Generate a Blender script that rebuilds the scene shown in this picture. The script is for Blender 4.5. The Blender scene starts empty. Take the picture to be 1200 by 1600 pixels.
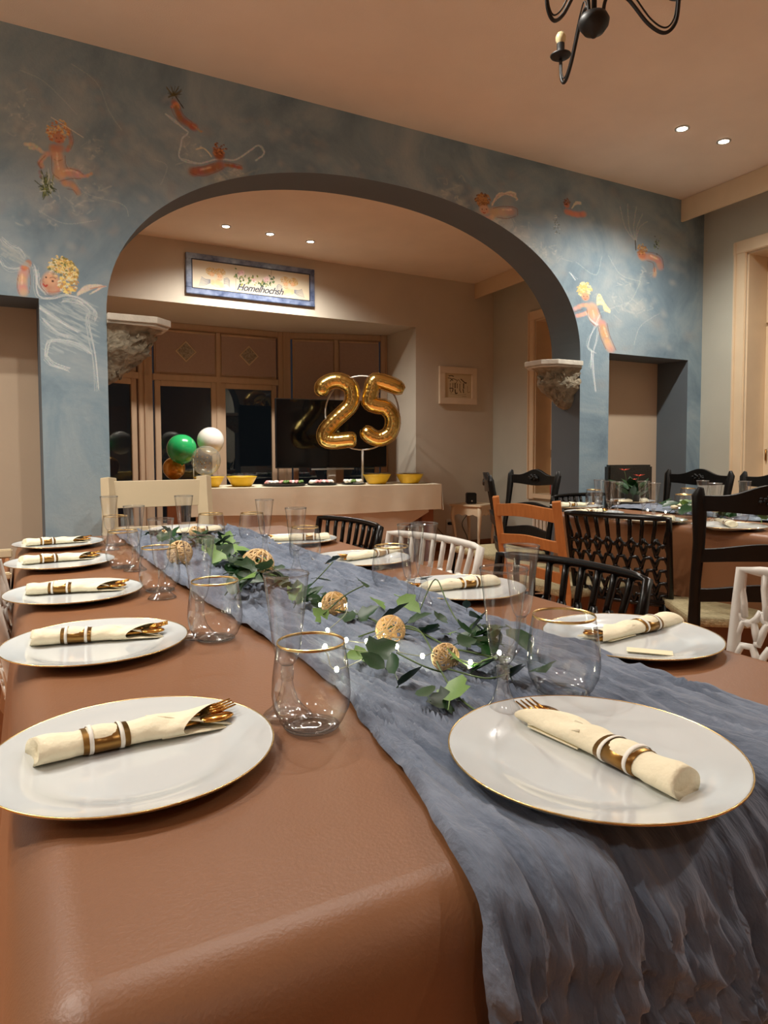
import bpy, bmesh, math, random
import numpy as np
from mathutils import Matrix, Vector
random.seed(7); rng = np.random.default_rng(7)
C = bpy.context.scene.collection
PI = math.pi

# ------------------------------------------------------------------ camera
F = 1070.0; PX, PY = 600.0, 757.0
EYE = 1.085; TOP = 0.75
PITCH = math.atan(54.0 / F); ROLL = 0.0036
fwd = Vector((0, math.cos(PITCH), -math.sin(PITCH)))
up0 = Vector((0, math.sin(PITCH), math.cos(PITCH)))
rt0 = Vector((1, 0, 0))
RT = (rt0 - up0 * ROLL).normalized(); UP = (up0 + rt0 * ROLL).normalized()
EYEP = Vector((0, 0, EYE))
cd = bpy.data.cameras.new('camera'); cam = bpy.data.objects.new('camera', cd); C.objects.link(cam)
m = Matrix.Identity(4)
for i, a in enumerate((RT, UP, -fwd)):
    for j in range(3): m[j][i] = a[j]
m.translation = EYEP
cam.matrix_world = m
cd.sensor_fit = 'VERTICAL'; cd.sensor_height = 36.0; cd.lens = 36.0 * F / 1600.0
cd.shift_y = -(800 - PY) / 1600.0; cd.clip_start = 0.02
bpy.context.scene.camera = cam
# ------------------------------------------------------------------ world, view
sc = bpy.context.scene
sc.view_settings.view_transform = 'Standard'; sc.view_settings.look = 'None'
sc.view_settings.gamma = 1.0; sc.view_settings.use_curve_mapping = False
sc.view_settings.exposure = 0.85
sc.cycles.transparent_max_bounces = 40; sc.cycles.max_bounces = 10; sc.cycles.diffuse_bounces = 5
sc.cycles.glossy_bounces = 5; sc.cycles.transmission_bounces = 8
sc.cycles.caustics_reflective = False; sc.cycles.caustics_refractive = False
sc.cycles.sample_clamp_indirect = 4.0
w = bpy.data.worlds.new('night'); sc.world = w; w.use_nodes = True
w.node_tree.nodes['Background'].inputs[0].default_value = (0.010, 0.012, 0.016, 1)
w.node_tree.nodes['Background'].inputs[1].default_value = 0.6
WARM = (1.0, 0.955, 0.87)
def downlamp(loc, power, size=2.9, blend=1.0, col=WARM, rad=0.03):
    l = bpy.data.lights.new('spot', 'SPOT'); l.energy = power; l.color = col
    l.spot_size = size; l.spot_blend = blend; l.shadow_soft_size = rad
    o = bpy.data.objects.new('spot_lamp', l); o.location = loc; C.objects.link(o)
    return o

# ------------------------------------------------------------------ frames and rays
def ray(px, py):
    return fwd + RT * ((px - PX) / F) + UP * ((PY - py) / F)
def on(px, py, z=TOP):
    d = ray(px, py); t = (z - EYE) / d.z
    return EYEP + d * t
def at_depth(px, py, y):
    d = ray(px, py); return EYEP + d * (y / d.y)
C0 = Vector((2.407, 5.224, 0)); AA = math.atan2(0.4864, 0.8738)      # arch wall
PB = Vector((1.23, 7.74, 0)); AB = math.radians(30)                  # back wall
AR = math.atan2(0.9058, -0.4236)                                     # right wall
TA = math.radians(28.07)                                             # tables
Tn = Vector((math.cos(TA), math.sin(TA), 0)); Tu = Vector((-math.sin(TA), math.cos(TA), 0))
def tf(n, t, z=0): return Tn * n + Tu * t + Vector((0, 0, z))
def to_frame(P, O, ang):
    v = P - O; c, s = math.cos(ang), math.sin(ang)
    return Vector((v.x * c + v.y * s, -v.x * s + v.y * c, P.z))
def hit_plane(px, py, O, ang, y=0.0):
    """pixel ray on the vertical plane local y = y of frame (O, ang) -> local x, z"""
    nrm = Vector((-math.sin(ang), math.cos(ang), 0)); d = ray(px, py)
    t = ((O + nrm * y) - EYEP).dot(nrm) / d.dot(nrm)
    P = EYEP + d * t; L = to_frame(P, O, ang)
    return L.x, P.z, P.y
# ------------------------------------------------------------------ materials
def lin(c):
    return tuple(((v / 255) / 12.92 if v / 255 <= 0.04045 else ((v / 255 + 0.055) / 1.055) ** 2.4) for v in c)
def M(name, col, rough=0.5, metal=0.0, var=0.0, vscale=8.0, bump=0.0, bscale=60.0, spec=0.5, col2=None, stretch=None,
      coat=0.0, emit=None, estr=0.0, sheen=0.0, wave=None, subs=0.0):
    m = bpy.data.materials.new(name); m.use_nodes = True; nt = m.node_tree; N = nt.nodes; L = nt.links
    b = N['Principled BSDF']; c = lin(col)
    b.inputs['Base Color'].default_value = (*c, 1); b.inputs['Roughness'].default_value = rough
    b.inputs['Metallic'].default_value = metal; b.inputs['Specular IOR Level'].default_value = spec
    b.inputs['Coat Weight'].default_value = coat; b.inputs['Sheen Weight'].default_value = sheen
    if emit: b.inputs['Emission Color'].default_value = (*emit, 1); b.inputs['Emission Strength'].default_value = estr
    tc = N.new('ShaderNodeTexCoord'); mp = N.new('ShaderNodeMapping'); L.new(tc.outputs['Object'], mp.inputs[0])
    if stretch: mp.inputs['Scale'].default_value = stretch
    if var > 0 or col2:
        n = N.new('ShaderNodeTexNoise'); n.inputs['Scale'].default_value = vscale; n.inputs['Detail'].default_value = 5
        L.new(mp.outputs[0], n.inputs[0])
        r = N.new('ShaderNodeValToRGB'); r.color_ramp.elements[0].position = 0.3; r.color_ramp.elements[1].position = 0.7
        c2 = lin(col2) if col2 else tuple(min(1, v * (1 + var)) for v in c)
        c1 = c if col2 else tuple(v * (1 - var) for v in c)
        r.color_ramp.elements[0].color = (*c1, 1); r.color_ramp.elements[1].color = (*c2, 1)
        L.new(n.outputs[0], r.inputs[0]); L.new(r.outputs[0], b.inputs['Base Color'])
    if bump > 0:
        if wave:
            w1 = N.new('ShaderNodeTexWave'); w1.inputs['Scale'].default_value = wave; w1.bands_direction = 'X'; w1.inputs['Distortion'].default_value = 0.6
            w2 = N.new('ShaderNodeTexWave'); w2.inputs['Scale'].default_value = wave * 0.7; w2.bands_direction = 'Y'; w2.inputs['Distortion'].default_value = 0.6
            L.new(mp.outputs[0], w1.inputs[0]); L.new(mp.outputs[0], w2.inputs[0])
            n2 = N.new('ShaderNodeMath'); n2.operation = 'MULTIPLY'; L.new(w1.outputs[1], n2.inputs[0]); L.new(w2.outputs[1], n2.inputs[1])
        else:
            n2 = N.new('ShaderNodeTexNoise'); n2.inputs['Scale'].default_value = bscale; n2.inputs['Detail'].default_value = 4
            L.new(mp.outputs[0], n2.inputs[0])
        bp = N.new('ShaderNodeBump'); bp.inputs['Strength'].default_value = bump; bp.inputs['Distance'].default_value = 0.01
        L.new(n2.outputs[0], bp.inputs['Height']); L.new(bp.outputs[0], b.inputs['Normal'])
    return m
def thin_glass(name, tint=(0.98, 0.985, 0.99), edge=0.65, rough=0.10, base=0.13, cloud=0.0):
    m = bpy.data.materials.new(name); m.use_nodes = True; nt = m.node_tree; N = nt.nodes; L = nt.links
    N.remove(N['Principled BSDF']); out = N['Material Output']
    tr = N.new('ShaderNodeBsdfTransparent'); gl = N.new('ShaderNodeBsdfGlossy'); gl.inputs['Roughness'].default_value = rough
    lw = N.new('ShaderNodeLayerWeight'); lw.inputs['Blend'].default_value = 0.35
    cr = N.new('ShaderNodeValToRGB'); cr.color_ramp.elements[0].color = (*tint, 1); cr.color_ramp.elements[0].position = 0.35
    cr.color_ramp.elements[1].color = tuple(t * (1 - edge) for t in tint) + (1,); cr.color_ramp.elements[1].position = 1.0
    L.new(lw.outputs['Facing'], cr.inputs[0]); L.new(cr.outputs[0], tr.inputs[0])
    mr = N.new('ShaderNodeMapRange'); mr.inputs['From Min'].default_value = 0.0; mr.inputs['From Max'].default_value = 1.0
    mr.inputs['To Min'].default_value = base; mr.inputs['To Max'].default_value = 0.75
    pw = N.new('ShaderNodeMath'); pw.operation = 'POWER'; pw.inputs[1].default_value = 3.0
    L.new(lw.outputs['Facing'], pw.inputs[0]); L.new(pw.outputs[0], mr.inputs[0])
    mx = N.new('ShaderNodeMixShader'); L.new(mr.outputs[0], mx.inputs[0]); L.new(tr.outputs[0], mx.inputs[1]); L.new(gl.outputs[0], mx.inputs[2])
    last = mx
    if cloud > 0:
        df = N.new('ShaderNodeBsdfDiffuse'); df.inputs[0].default_value = (*tint, 1)
        m2 = N.new('ShaderNodeMixShader'); m2.inputs[0].default_value = cloud
        L.new(mx.outputs[0], m2.inputs[1]); L.new(df.outputs[0], m2.inputs[2]); last = m2
    L.new(last.outputs[0], out.inputs[0])
    return m
mt = {}
mt['ceiling'] = M('ceiling_paint', (236, 222, 205), 0.85, var=0.04, vscale=3, bump=0.15, bscale=180)
mt['beige'] = M('beige_wall_paint', (206, 196, 180), 0.8, var=0.04, vscale=2.5, bump=0.12, bscale=200)
mt['greywall'] = M('grey_wall_paint', (190, 188, 174), 0.8, var=0.05, vscale=2.5, bump=0.12, bscale=200)
mt['reveal'] = M('slate_reveal_paint', (90, 100, 108), 0.8, var=0.04, vscale=3)
mt['niche'] = M('niche_panel_paint', (188, 170, 148), 0.75, var=0.04, vscale=2)
mt['floorbase'] = M('subfloor', (90, 55, 35), 0.7, var=0.1)
mt['plank'] = M('laminate_oak', (176, 112, 72), 0.35, col2=(190, 134, 94), vscale=9, stretch=(1, 9, 1), bump=0.05)
mt['cream'] = M('cream_trim_paint', (222, 200, 168), 0.5, var=0.05, vscale=4)
mt['windowwood'] = M('cream_window_wood', (196, 168, 140), 0.5, var=0.06, vscale=3, stretch=(6, 6, 1))
mt['blind'] = M('mauve_blind_fabric', (176, 152, 140), 0.85, var=0.04, vscale=60)
mt['ornament'] = M('etched_grey_ornament', (120, 110, 98), 0.7, col2=(190, 178, 158), vscale=70)
mt['pane'] = thin_glass('window_pane', (0.55, 0.58, 0.55), 0.5, 0.01, 0.07)
mt['stone'] = M('carved_stone', (112, 104, 88), 0.85, col2=(160, 150, 128), vscale=25, bump=0.8, bscale=45)
mt['slabstone'] = M('stone_slab', (196, 192, 180), 0.8, var=0.12, vscale=14, bump=0.4, bscale=50)
mt['black'] = M('black_lacquer', (8, 8, 8), 0.25, var=0.3, vscale=20, spec=0.35)
mt['blackwood'] = M('black_painted_wood', (8, 8, 7), 0.42, var=0.3, vscale=20, bump=0.1, spec=0.3)
mt['iron'] = M('black_iron', (9, 8, 8), 0.5)
mt['white_plastic'] = M('white_plastic', (215, 212, 205), 0.35)
mt['orange'] = M('honey_wood', (166, 100, 50), 0.4, col2=(184, 116, 62), vscale=8, stretch=(8, 8, 1.5))
mt['creamchair'] = M('cream_chair_paint', (206, 190, 158), 0.5, var=0.05, vscale=5)
mt['sidewood'] = M('brown_chair_wood', (150, 98, 62), 0.5, var=0.12, vscale=6)
mt['rush'] = M('woven_rush', (196, 182, 142), 0.8, col2=(150, 136, 98), vscale=90, stretch=(1, 4, 1), bump=0.8, bscale=140)
mt['leather'] = M('dark_leather', (34, 32, 26), 0.4, var=0.25, vscale=10, bump=0.2, bscale=80)
mt['brown'] = M('brown_paper_cloth', (124, 82, 52), 0.42, col2=(130, 87, 56), vscale=5, bump=0.07, bscale=330, spec=0.5)
mt['runner'] = M('blue_gauze', (78, 90, 110), 0.75, col2=(116, 126, 144), vscale=9, stretch=(5, 1, 1), bump=0.35, bscale=60, sheen=0.2)
mt['plate'] = M('white_plate_plastic', (206, 211, 212), 0.14, coat=0.4)
mt['gold'] = M('gold_foil_trim', (222, 190, 130), 0.25, metal=1.0)
mt['cutlery'] = M('gold_cutlery', (206, 150, 74), 0.16, metal=1.0)
mt['napkin'] = M('cream_napkin', (238, 229, 200), 0.85, var=0.03, vscale=20, bump=0.25, bscale=90)
mt['band'] = M('bronze_band', (150, 112, 58), 0.28, metal=0.75)
mt['stripe'] = M('white_stripe', (238, 234, 224), 0.6)
mt['glass'] = thin_glass('clear_plastic')
mt['glassthick'] = thin_glass('clear_plastic_thick', (0.90, 0.92, 0.93), 0.6, 0.03, 0.16, 0.03)
mt['film'] = thin_glass('cling_film', (0.97, 0.97, 0.95), 0.3, 0.08, 0.12, 0.05)
mt['leafdark'] = M('dark_ivy_leaf', (22, 60, 22), 0.4, var=0.3, vscale=40)
mt['leaflight'] = M('variegated_ivy_leaf', (44, 92, 34), 0.45, col2=(140, 172, 92), vscale=90, stretch=(1, 3, 1))
mt['vine'] = M('vine_stem', (74, 96, 50), 0.6)
mt['rattan'] = M('rattan', (222, 190, 140), 0.6, var=0.1, vscale=30)
mt['wire'] = M('light_wire', (190, 196, 170), 0.3, metal=0.6)
mt['bulbon'] = M('glowing_light', (255, 245, 200), 0.4, emit=(1.0, 0.93, 0.62), estr=30)
mt['lampface'] = M('lamp_face', (255, 240, 215), 0.4, emit=(1.0, 0.86, 0.66), estr=60)
mt['bulboff'] = M('frosted_bulb', (226, 214, 170), 0.3, coat=0.5)
mt['buffet'] = M('white_paper_cloth', (222, 212, 188), 0.75, var=0.03, vscale=5, bump=0.2, bscale=8)
mt['buffet2'] = M('blush_paper_cloth', (200, 180, 158), 0.75, var=0.03, vscale=5, bump=0.2, bscale=8)
mt['tablewood'] = M('table_wood', (132, 78, 44), 0.5, var=0.12, vscale=5, stretch=(6, 6, 1))
mt['yellow'] = M('yellow_plastic', (226, 184, 46), 0.4, var=0.06, vscale=12)
mt['tray'] = M('dark_tray', (36, 34, 32), 0.3)
mt['pink'] = M('pink_paper', (226, 160, 160), 0.6, var=0.2, vscale=40)
mt['white'] = M('white_paper', (236, 232, 222), 0.6)
mt['foodgreen'] = M('green_paper', (110, 140, 74), 0.6, var=0.2, vscale=40)
mt['bgreen'] = M('green_latex', (40, 168, 96), 0.22, coat=0.6)
mt['bwhite'] = M('white_latex', (238, 232, 224), 0.25, coat=0.5)
mt['bgold'] = M('gold_latex', (214, 150, 46), 0.22, metal=0.35, coat=0.4)
mt['bclear'] = thin_glass('clear_latex', (0.92, 0.93, 0.86), 0.35, 0.05, 0.12, 0.10)
mt['foil'] = M('gold_foil', (255, 226, 140), 0.17, metal=1.0, bump=0.06, bscale=9)
mt['ring'] = M('white_ring', (228, 222, 212), 0.4)
mt['screen'] = M('tv_screen', (5, 5, 6), 0.10, spec=0.5)
mt['darkplastic'] = M('dark_plastic', (16, 16, 17), 0.4)
mt['silver'] = M('silver_trim', (190, 190, 186), 0.35, metal=0.7)
mt['speaker'] = M('speaker_black', (12, 12, 13), 0.55)
mt['frameblue'] = M('blue_glazed_tile', (60, 74, 108), 0.3, col2=(132, 144, 172), vscale=16)
mt['framecream'] = M('cream_frame', (226, 206, 180), 0.5, var=0.04)
mt['radiator'] = M('white_radiator', (226, 218, 204), 0.35)
mt['red'] = M('red_glass', (190, 60, 40), 0.2)
mt['petalred'] = M('coral_petal', (216, 84, 62), 0.4)
mt['petal'] = M('cream_petal', (238, 222, 190), 0.6, var=0.08, vscale=40)
mt['pot'] = M('dark_pot', (40, 34, 28), 0.5)
mt['card'] = M('cream_card', (236, 224, 188), 0.6)
mt['ink'] = M('grey_ink', (46, 50, 70), 0.6)
mt['confetti'] = M('gold_confetti', (214, 168, 70), 0.3, metal=0.8)
mt['brass'] = M('window_brass', (150, 110, 60), 0.3, metal=0.9)

# ------------------------------------------------------------------ mesh builder
class MB:
    def __init__(s): s.v = []; s.f = []; s.mi = []; s.sm = []
    def add(s, vs, fs, mi=0, smooth=False):
        o = len(s.v); s.v += [tuple(v) for v in vs]; s.f += [tuple(i + o for i in f) for f in fs]
        s.mi += [mi] * len(fs); s.sm += [smooth] * len(fs); return s
    def box(s, x0, x1, y0, y1, z0, z1, mi=0, b=0.0, T=None):
        if b <= 0:
            vs = [(x, y, z) for x in (x0, x1) for y in (y0, y1) for z in (z0, z1)]
            fs = [(0, 1, 3, 2), (4, 6, 7, 5), (0, 4, 5, 1), (2, 3, 7, 6), (0, 2, 6, 4), (1, 5, 7, 3)]
        else:
            bm = bmesh.new(); bmesh.ops.create_cube(bm, size=1)
            for v in bm.verts: v.co = Vector(((x0 + x1) / 2 + v.co.x * (x1 - x0), (y0 + y1) / 2 + v.co.y * (y1 - y0), (z0 + z1) / 2 + v.co.z * (z1 - z0)))
            bmesh.ops.bevel(bm, geom=bm.edges[:] + bm.verts[:], offset=b, segments=2, affect='EDGES')
            bm.verts.index_update(); vs = [tuple(v.co) for v in bm.verts]; fs = [[v.index for v in f.verts] for f in bm.faces]; bm.free()
        if T: vs = [tuple(T @ Vector(v)) for v in vs]
        return s.add(vs, fs, mi)
    def tube(s, pts, r, n=6, closed=False, mi=0, flat=1.0, cap=True, T=None, refup=None):
        pts = [Vector(p) for p in pts]; k = len(pts); rr = r if isinstance(r, (list, tuple)) else [r] * k
        vs = []; ref = None
        for i, p in enumerate(pts):
            a = pts[(i - 1) % k] if (closed or i > 0) else p; b = pts[(i + 1) % k] if (closed or i < k - 1) else p
            t = (b - a); t = t.normalized() if t.length > 1e-9 else Vector((0, 0, 1))
            if refup is not None: ref = Vector(refup)
            elif ref is None: ref = Vector((0, 0, 1)) if abs(t.z) < 0.9 else Vector((1, 0, 0))
            x = (ref - t * ref.dot(t))
            if x.length < 1e-6: x = t.orthogonal()
            x.normalize(); y = t.cross(x)
            if refup is None: ref = x
            for j in range(n):
                an = 2 * PI * (j + 0.5) / n
                vs.append(p + x * (math.cos(an) * rr[i]) + y * (math.sin(an) * rr[i] * flat))
        fs = []
        for i in range(k if closed else k - 1):
            for j in range(n):
                a0 = i * n + j; a1 = i * n + (j + 1) % n; b0 = ((i + 1) % k) * n + j; b1 = ((i + 1) % k) * n + (j + 1) % n
                fs.append((a0, a1, b1, b0))
        if cap and not closed: fs.append(tuple(range(n - 1, -1, -1))); fs.append(tuple((k - 1) * n + j for j in range(n)))
        if T: vs = [T @ v for v in vs]
        return s.add([tuple(v) for v in vs], fs, mi, n > 4)
    def lathe(s, prof, n=32, mi=0, T=None, smooth=True):
        vs = []; fs = []
        for r, z in prof:
            for j in range(n):
                a = 2 * PI * j / n; vs.append(Vector((r * math.cos(a), r * math.sin(a), z)))
        for i in range(len(prof) - 1):
            for j in range(n):
                fs.append((i * n + j, i * n + (j + 1) % n, (i + 1) * n + (j + 1) % n, (i + 1) * n + j))
        if T: vs = [T @ v for v in vs]
        return s.add([tuple(v) for v in vs], fs, mi, smooth)
    def prism(s, poly, y0, y1, mi=0, T=None):
        """polygon in xz extruded along y"""
        k = len(poly); vs = [Vector((x, y0, z)) for x, z in poly] + [Vector((x, y1, z)) for x, z in poly]
        fs = [tuple(range(k)), tuple(range(2 * k - 1, k - 1, -1))] + [(i, i + k, (i + 1) % k + k, (i + 1) % k) for i in range(k)]
        if T: vs = [T @ v for v in vs]
        return s.add([tuple(v) for v in vs], fs, mi)
    def ball(s, c, r, n=16, mi=0, sq=(1, 1, 1)):
        prof = [(math.sin(PI * i / (n // 2)) , -math.cos(PI * i / (n // 2))) for i in range(n // 2 + 1)]
        prof[0] = (1e-4, -1); prof[-1] = (1e-4, 1)
        T = Matrix.Translation(c) @ Matrix.Diagonal((r * sq[0], r * sq[1], r * sq[2], 1))
        return s.lathe(prof, n, mi, T)
    def build(s, name, mats, parent=None, loc=None, rot=None, uv=None, bevel=0.0, solid=0.0, subsurf=0):
        me = bpy.data.meshes.new(name); me.from_pydata(s.v, [], s.f)
        for m_ in (mats if isinstance(mats, (list, tuple)) else [mats]): me.materials.append(mt[m_] if isinstance(m_, str) else m_)
        me.polygons.foreach_set('material_index', s.mi); me.polygons.foreach_set('use_smooth', s.sm)
        if uv:
            l = me.uv_layers.new(name='UVMap')
            for p in me.polygons:
                for li in p.loop_indices: l.data[li].uv = uv(me.vertices[me.loops[li].vertex_index].co)
        me.update(); me.validate()
        bm = bmesh.new(); bm.from_mesh(me); bmesh.ops.recalc_face_normals(bm, faces=bm.faces); bm.to_mesh(me); bm.free()
        o = bpy.data.objects.new(name, me); C.objects.link(o)
        if parent: o.parent = parent
        if loc is not None: o.location = loc
        if rot is not None: o.rotation_euler = rot if isinstance(rot, tuple) else (0, 0, rot)
        if bevel > 0:
            b = o.modifiers.new('bevel', 'BEVEL'); b.width = bevel; b.segments = 2; b.limit_method = 'ANGLE'
        if subsurf:
            b = o.modifiers.new('smooth', 'SUBSURF'); b.levels = subsurf; b.render_levels = subsurf
        if solid:
            b = o.modifiers.new('thick', 'SOLIDIFY'); b.thickness = solid; b.offset = 0
        return o
def tag(o, label=None, cat=None, group=None, kind=None):
    if label: o['label'] = label
    if cat: o['category'] = cat
    if group: o['group'] = group
    if kind: o['kind'] = kind
    return o
def thing(name, label, cat, loc=(0, 0, 0), rz=0.0, group=None):
    o = bpy.data.objects.new(name, None); o.empty_display_size = 0.05; C.objects.link(o)
    o.location = loc; o.rotation_euler = (0, 0, rz); return tag(o, label, cat, group)
def struct(o): o['kind'] = 'structure'; return o
def copy_tree(o, parent=None):
    c = o.copy(); C.objects.link(c)
    if parent: c.parent = parent
    for ch in o.children: copy_tree(ch, c)
    return c
def dup(o, loc, rz, label, group=None):
    c = copy_tree(o); c.location = loc; c.rotation_euler = (0, 0, rz); c['label'] = label
    if group: c['group'] = group
    return c
class Once:
    """first placement moves the prototype itself, later ones copy it"""
    def __init__(s, o): s.o = o; s.used = False
    def place(s, loc, rz, label, group=None):
        if s.used: return dup(s.o, loc, rz, label, group)
        s.used = True; s.o.location = loc; s.o.rotation_euler = (0, 0, rz); s.o['label'] = label
        if group: s.o['group'] = group
        return s.o
def spline(pts, k=6):
    P = [Vector(p) for p in pts]; out = []
    for i in range(len(P) - 1):
        a = P[max(i - 1, 0)]; b = P[i]; c = P[i + 1]; d = P[min(i + 2, len(P) - 1)]
        for j in range(k):
            t = j / k
            out.append(0.5 * ((2 * b) + (c - a) * t + (2 * a - 5 * b + 4 * c - d) * t * t + (3 * b - a - 3 * c + d) * t ** 3))
    out.append(P[-1]); return out
def vnoise(x, y, seed=0):
    """value noise, x and y arrays"""
    r = np.random.default_rng(seed).random((256, 256))
    xi = np.floor(x).astype(int); yi = np.floor(y).astype(int); fx = x - xi; fy = y - yi
    fx = fx * fx * (3 - 2 * fx); fy = fy * fy * (3 - 2 * fy)
    a = r[xi % 256, yi % 256]; b = r[(xi + 1) % 256, yi % 256]; c = r[xi % 256, (yi + 1) % 256]; d = r[(xi + 1) % 256, (yi + 1) % 256]
    return (a * (1 - fx) + b * fx) * (1 - fy) + (c * (1 - fx) + d * fx) * fy
# ------------------------------------------------------------------ painted canvases (computed here, used as flat paint on real surfaces)
class Canvas:
    def __init__(s, W, H, rgb=(0, 0, 0), a=0.0):
        s.W, s.H = W, H; s.a = np.zeros((H, W, 4), np.float32); s.a[..., :3] = np.array(rgb) / 255; s.a[..., 3] = a
    def dab(s, x, y, rx, ry, col, al, hard=0.5):
        x0, x1 = int(max(0, x - rx - 1)), int(min(s.W, x + rx + 2)); y0, y1 = int(max(0, y - ry - 1)), int(min(s.H, y + ry + 2))
        if x1 <= x0 or y1 <= y0: return
        yy, xx = np.mgrid[y0:y1, x0:x1]
        d = np.sqrt(((xx - x) / max(rx, .3)) ** 2 + ((yy - y) / max(ry, .3)) ** 2)
        k = np.clip((1 - d) / max(1e-3, 1 - hard), 0, 1)[..., None] * al
        reg = s.a[y0:y1, x0:x1]; c = np.array(col) / 255
        na = k + reg[..., 3:] * (1 - k)
        reg[..., :3] = np.where(na > 1e-5, (c * k + reg[..., :3] * reg[..., 3:] * (1 - k)) / np.maximum(na, 1e-5), reg[..., :3])
        reg[..., 3:] = na
    def image(s, name):
        im = bpy.data.images.new(name, s.W, s.H, alpha=True); im.alpha_mode = 'CHANNEL_PACKED'
        im.pixels.foreach_set(s.a.ravel()); im.update(); im.pack(); return im
def image_mat(name, im, rough=0.7, base=None):
    m = bpy.data.materials.new(name); m.use_nodes = True; nt = m.node_tree; N = nt.nodes; L = nt.links
    b = N['Principled BSDF']; b.inputs['Roughness'].default_value = rough
    t = N.new('ShaderNodeTexImage'); t.image = im; t.extension = 'EXTEND'
    u = N.new('ShaderNodeUVMap'); L.new(u.outputs[0], t.inputs[0])
    if base is None: L.new(t.outputs[0], b.inputs['Base Color'])
    else:
        tc = N.new('ShaderNodeTexCoord')
        n1 = N.new('ShaderNodeTexNoise'); n1.inputs['Scale'].default_value = 1.7; n1.inputs['Detail'].default_value = 8; n1.inputs['Roughness'].default_value = 0.62; n1.inputs['Distortion'].default_value = 0.9
        L.new(tc.outputs['Object'], n1.inputs[0])
        r = N.new('ShaderNodeValToRGB'); e = r.color_ramp.elements
        e[0].position = 0.33; e[0].color = (*lin(base[0]), 1); e[1].position = 0.72; e[1].color = (*lin(base[2]), 1)
        q = e.new(0.5); q.color = (*lin(base[1]), 1)
        L.new(n1.outputs[0], r.inputs[0])
        mx = N.new('ShaderNodeMix'); mx.data_type = 'RGBA'
        L.new(t.outputs[1], mx.inputs[0]); L.new(r.outputs[0], mx.inputs[6]); L.new(t.outputs[0], mx.inputs[7])
        L.new(mx.outputs[2], b.inputs['Base Color'])
        n2 = N.new('ShaderNodeTexNoise'); n2.inputs['Scale'].default_value = 60; bp = N.new('ShaderNodeBump'); bp.inputs['Strength'].default_value = 0.15; bp.inputs['Distance'].default_value = 0.01
        L.new(tc.outputs['Object'], n2.inputs[0]); L.new(n2.outputs[0], bp.inputs['Height']); L.new(bp.outputs[0], b.inputs['Normal'])
    return m
# ================================================================== ROOM
CEIL = 2.90
# --- mural
MX0, MX1, MZ0, MZ1, RES = -6.0, 0.1, 0.9, 2.95, 330
cv = Canvas(int((MX1 - MX0) * RES), int((MZ1 - MZ0) * RES), (150, 160, 165), 0.0)
def mdab(px, py, r, col, al=0.8, hard=0.3):
    x, z, Y = hit_plane(px, py, C0, AA)
    x2, _, _ = hit_plane(px + 1, py, C0, AA)
    cv.dab((x - MX0) * RES, (z - MZ0) * RES, r * abs(x2 - x) * RES, r * Y / F * RES, col, al, hard)
def mstroke(pts, r, col, al=0.6, jit=0.0, step=None, hard=0.3, taper=False):
    P = spline([(x, y, 0) for x, y in pts], 8); step = step or max(0.5, r * 0.4); last = None; n = len(P)
    for i in range(n - 1):
        L = (P[i + 1] - P[i]).length; k = max(1, int(L / step))
        for j in range(k):
            p = P[i].lerp(P[i + 1], j / k); t = (i + j / k) / (n - 1)
            rr = r * ((math.sin(PI * min(1, max(0.05, t))) ** 0.6) if taper else 1)
            c = [min(255, max(0, v + random.uniform(-22, 22))) for v in col] if jit else col
            mdab(p.x + random.uniform(-jit, jit), p.y + random.uniform(-jit, jit), rr * random.uniform(0.85, 1.1), c, al, hard)
SK, SK2, OR, HG, WV, GR, BR = (206, 164, 134), (188, 130, 102), (160, 98, 64), (206, 160, 92), (196, 204, 204), (96, 110, 60), (92, 56, 40)
def curls(cx, cy, r, n, cols, size=2.0, a0=0, a1=6.28):
    for _ in range(n):
        a = random.uniform(a0, a1); q = r * math.sqrt(random.random()); x = cx + math.cos(a) * q; y = cy - math.sin(a) * q
        c = random.choice(cols); mstroke([(x, y), (x + size * .6, y - size * .4), (x + size, y + size * .4)], size * 0.36, c, 0.6)
def face(cx, cy, r, col):
    mdab(cx, cy, r, col, 0.95, 0.6); mdab(cx - r * .3, cy + r * .3, r * .35, (220, 128, 100), 0.4, 0); mdab(cx + r * .45, cy + r * .3, r * .35, (220, 128, 100), 0.4, 0)
    for dx in (-.35, .35): mdab(cx + r * dx, cy - r * .05, r * .13, BR, 0.9, .4)
    mstroke([(cx - r * .2, cy + r * .5), (cx, cy + r * .56), (cx + r * .2, cy + r * .5)], r * .08, (170, 70, 56), 0.8)
    mstroke([(cx, cy), (cx + r * .04, cy + r * .22)], r * .07, SK2, 0.6)
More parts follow.
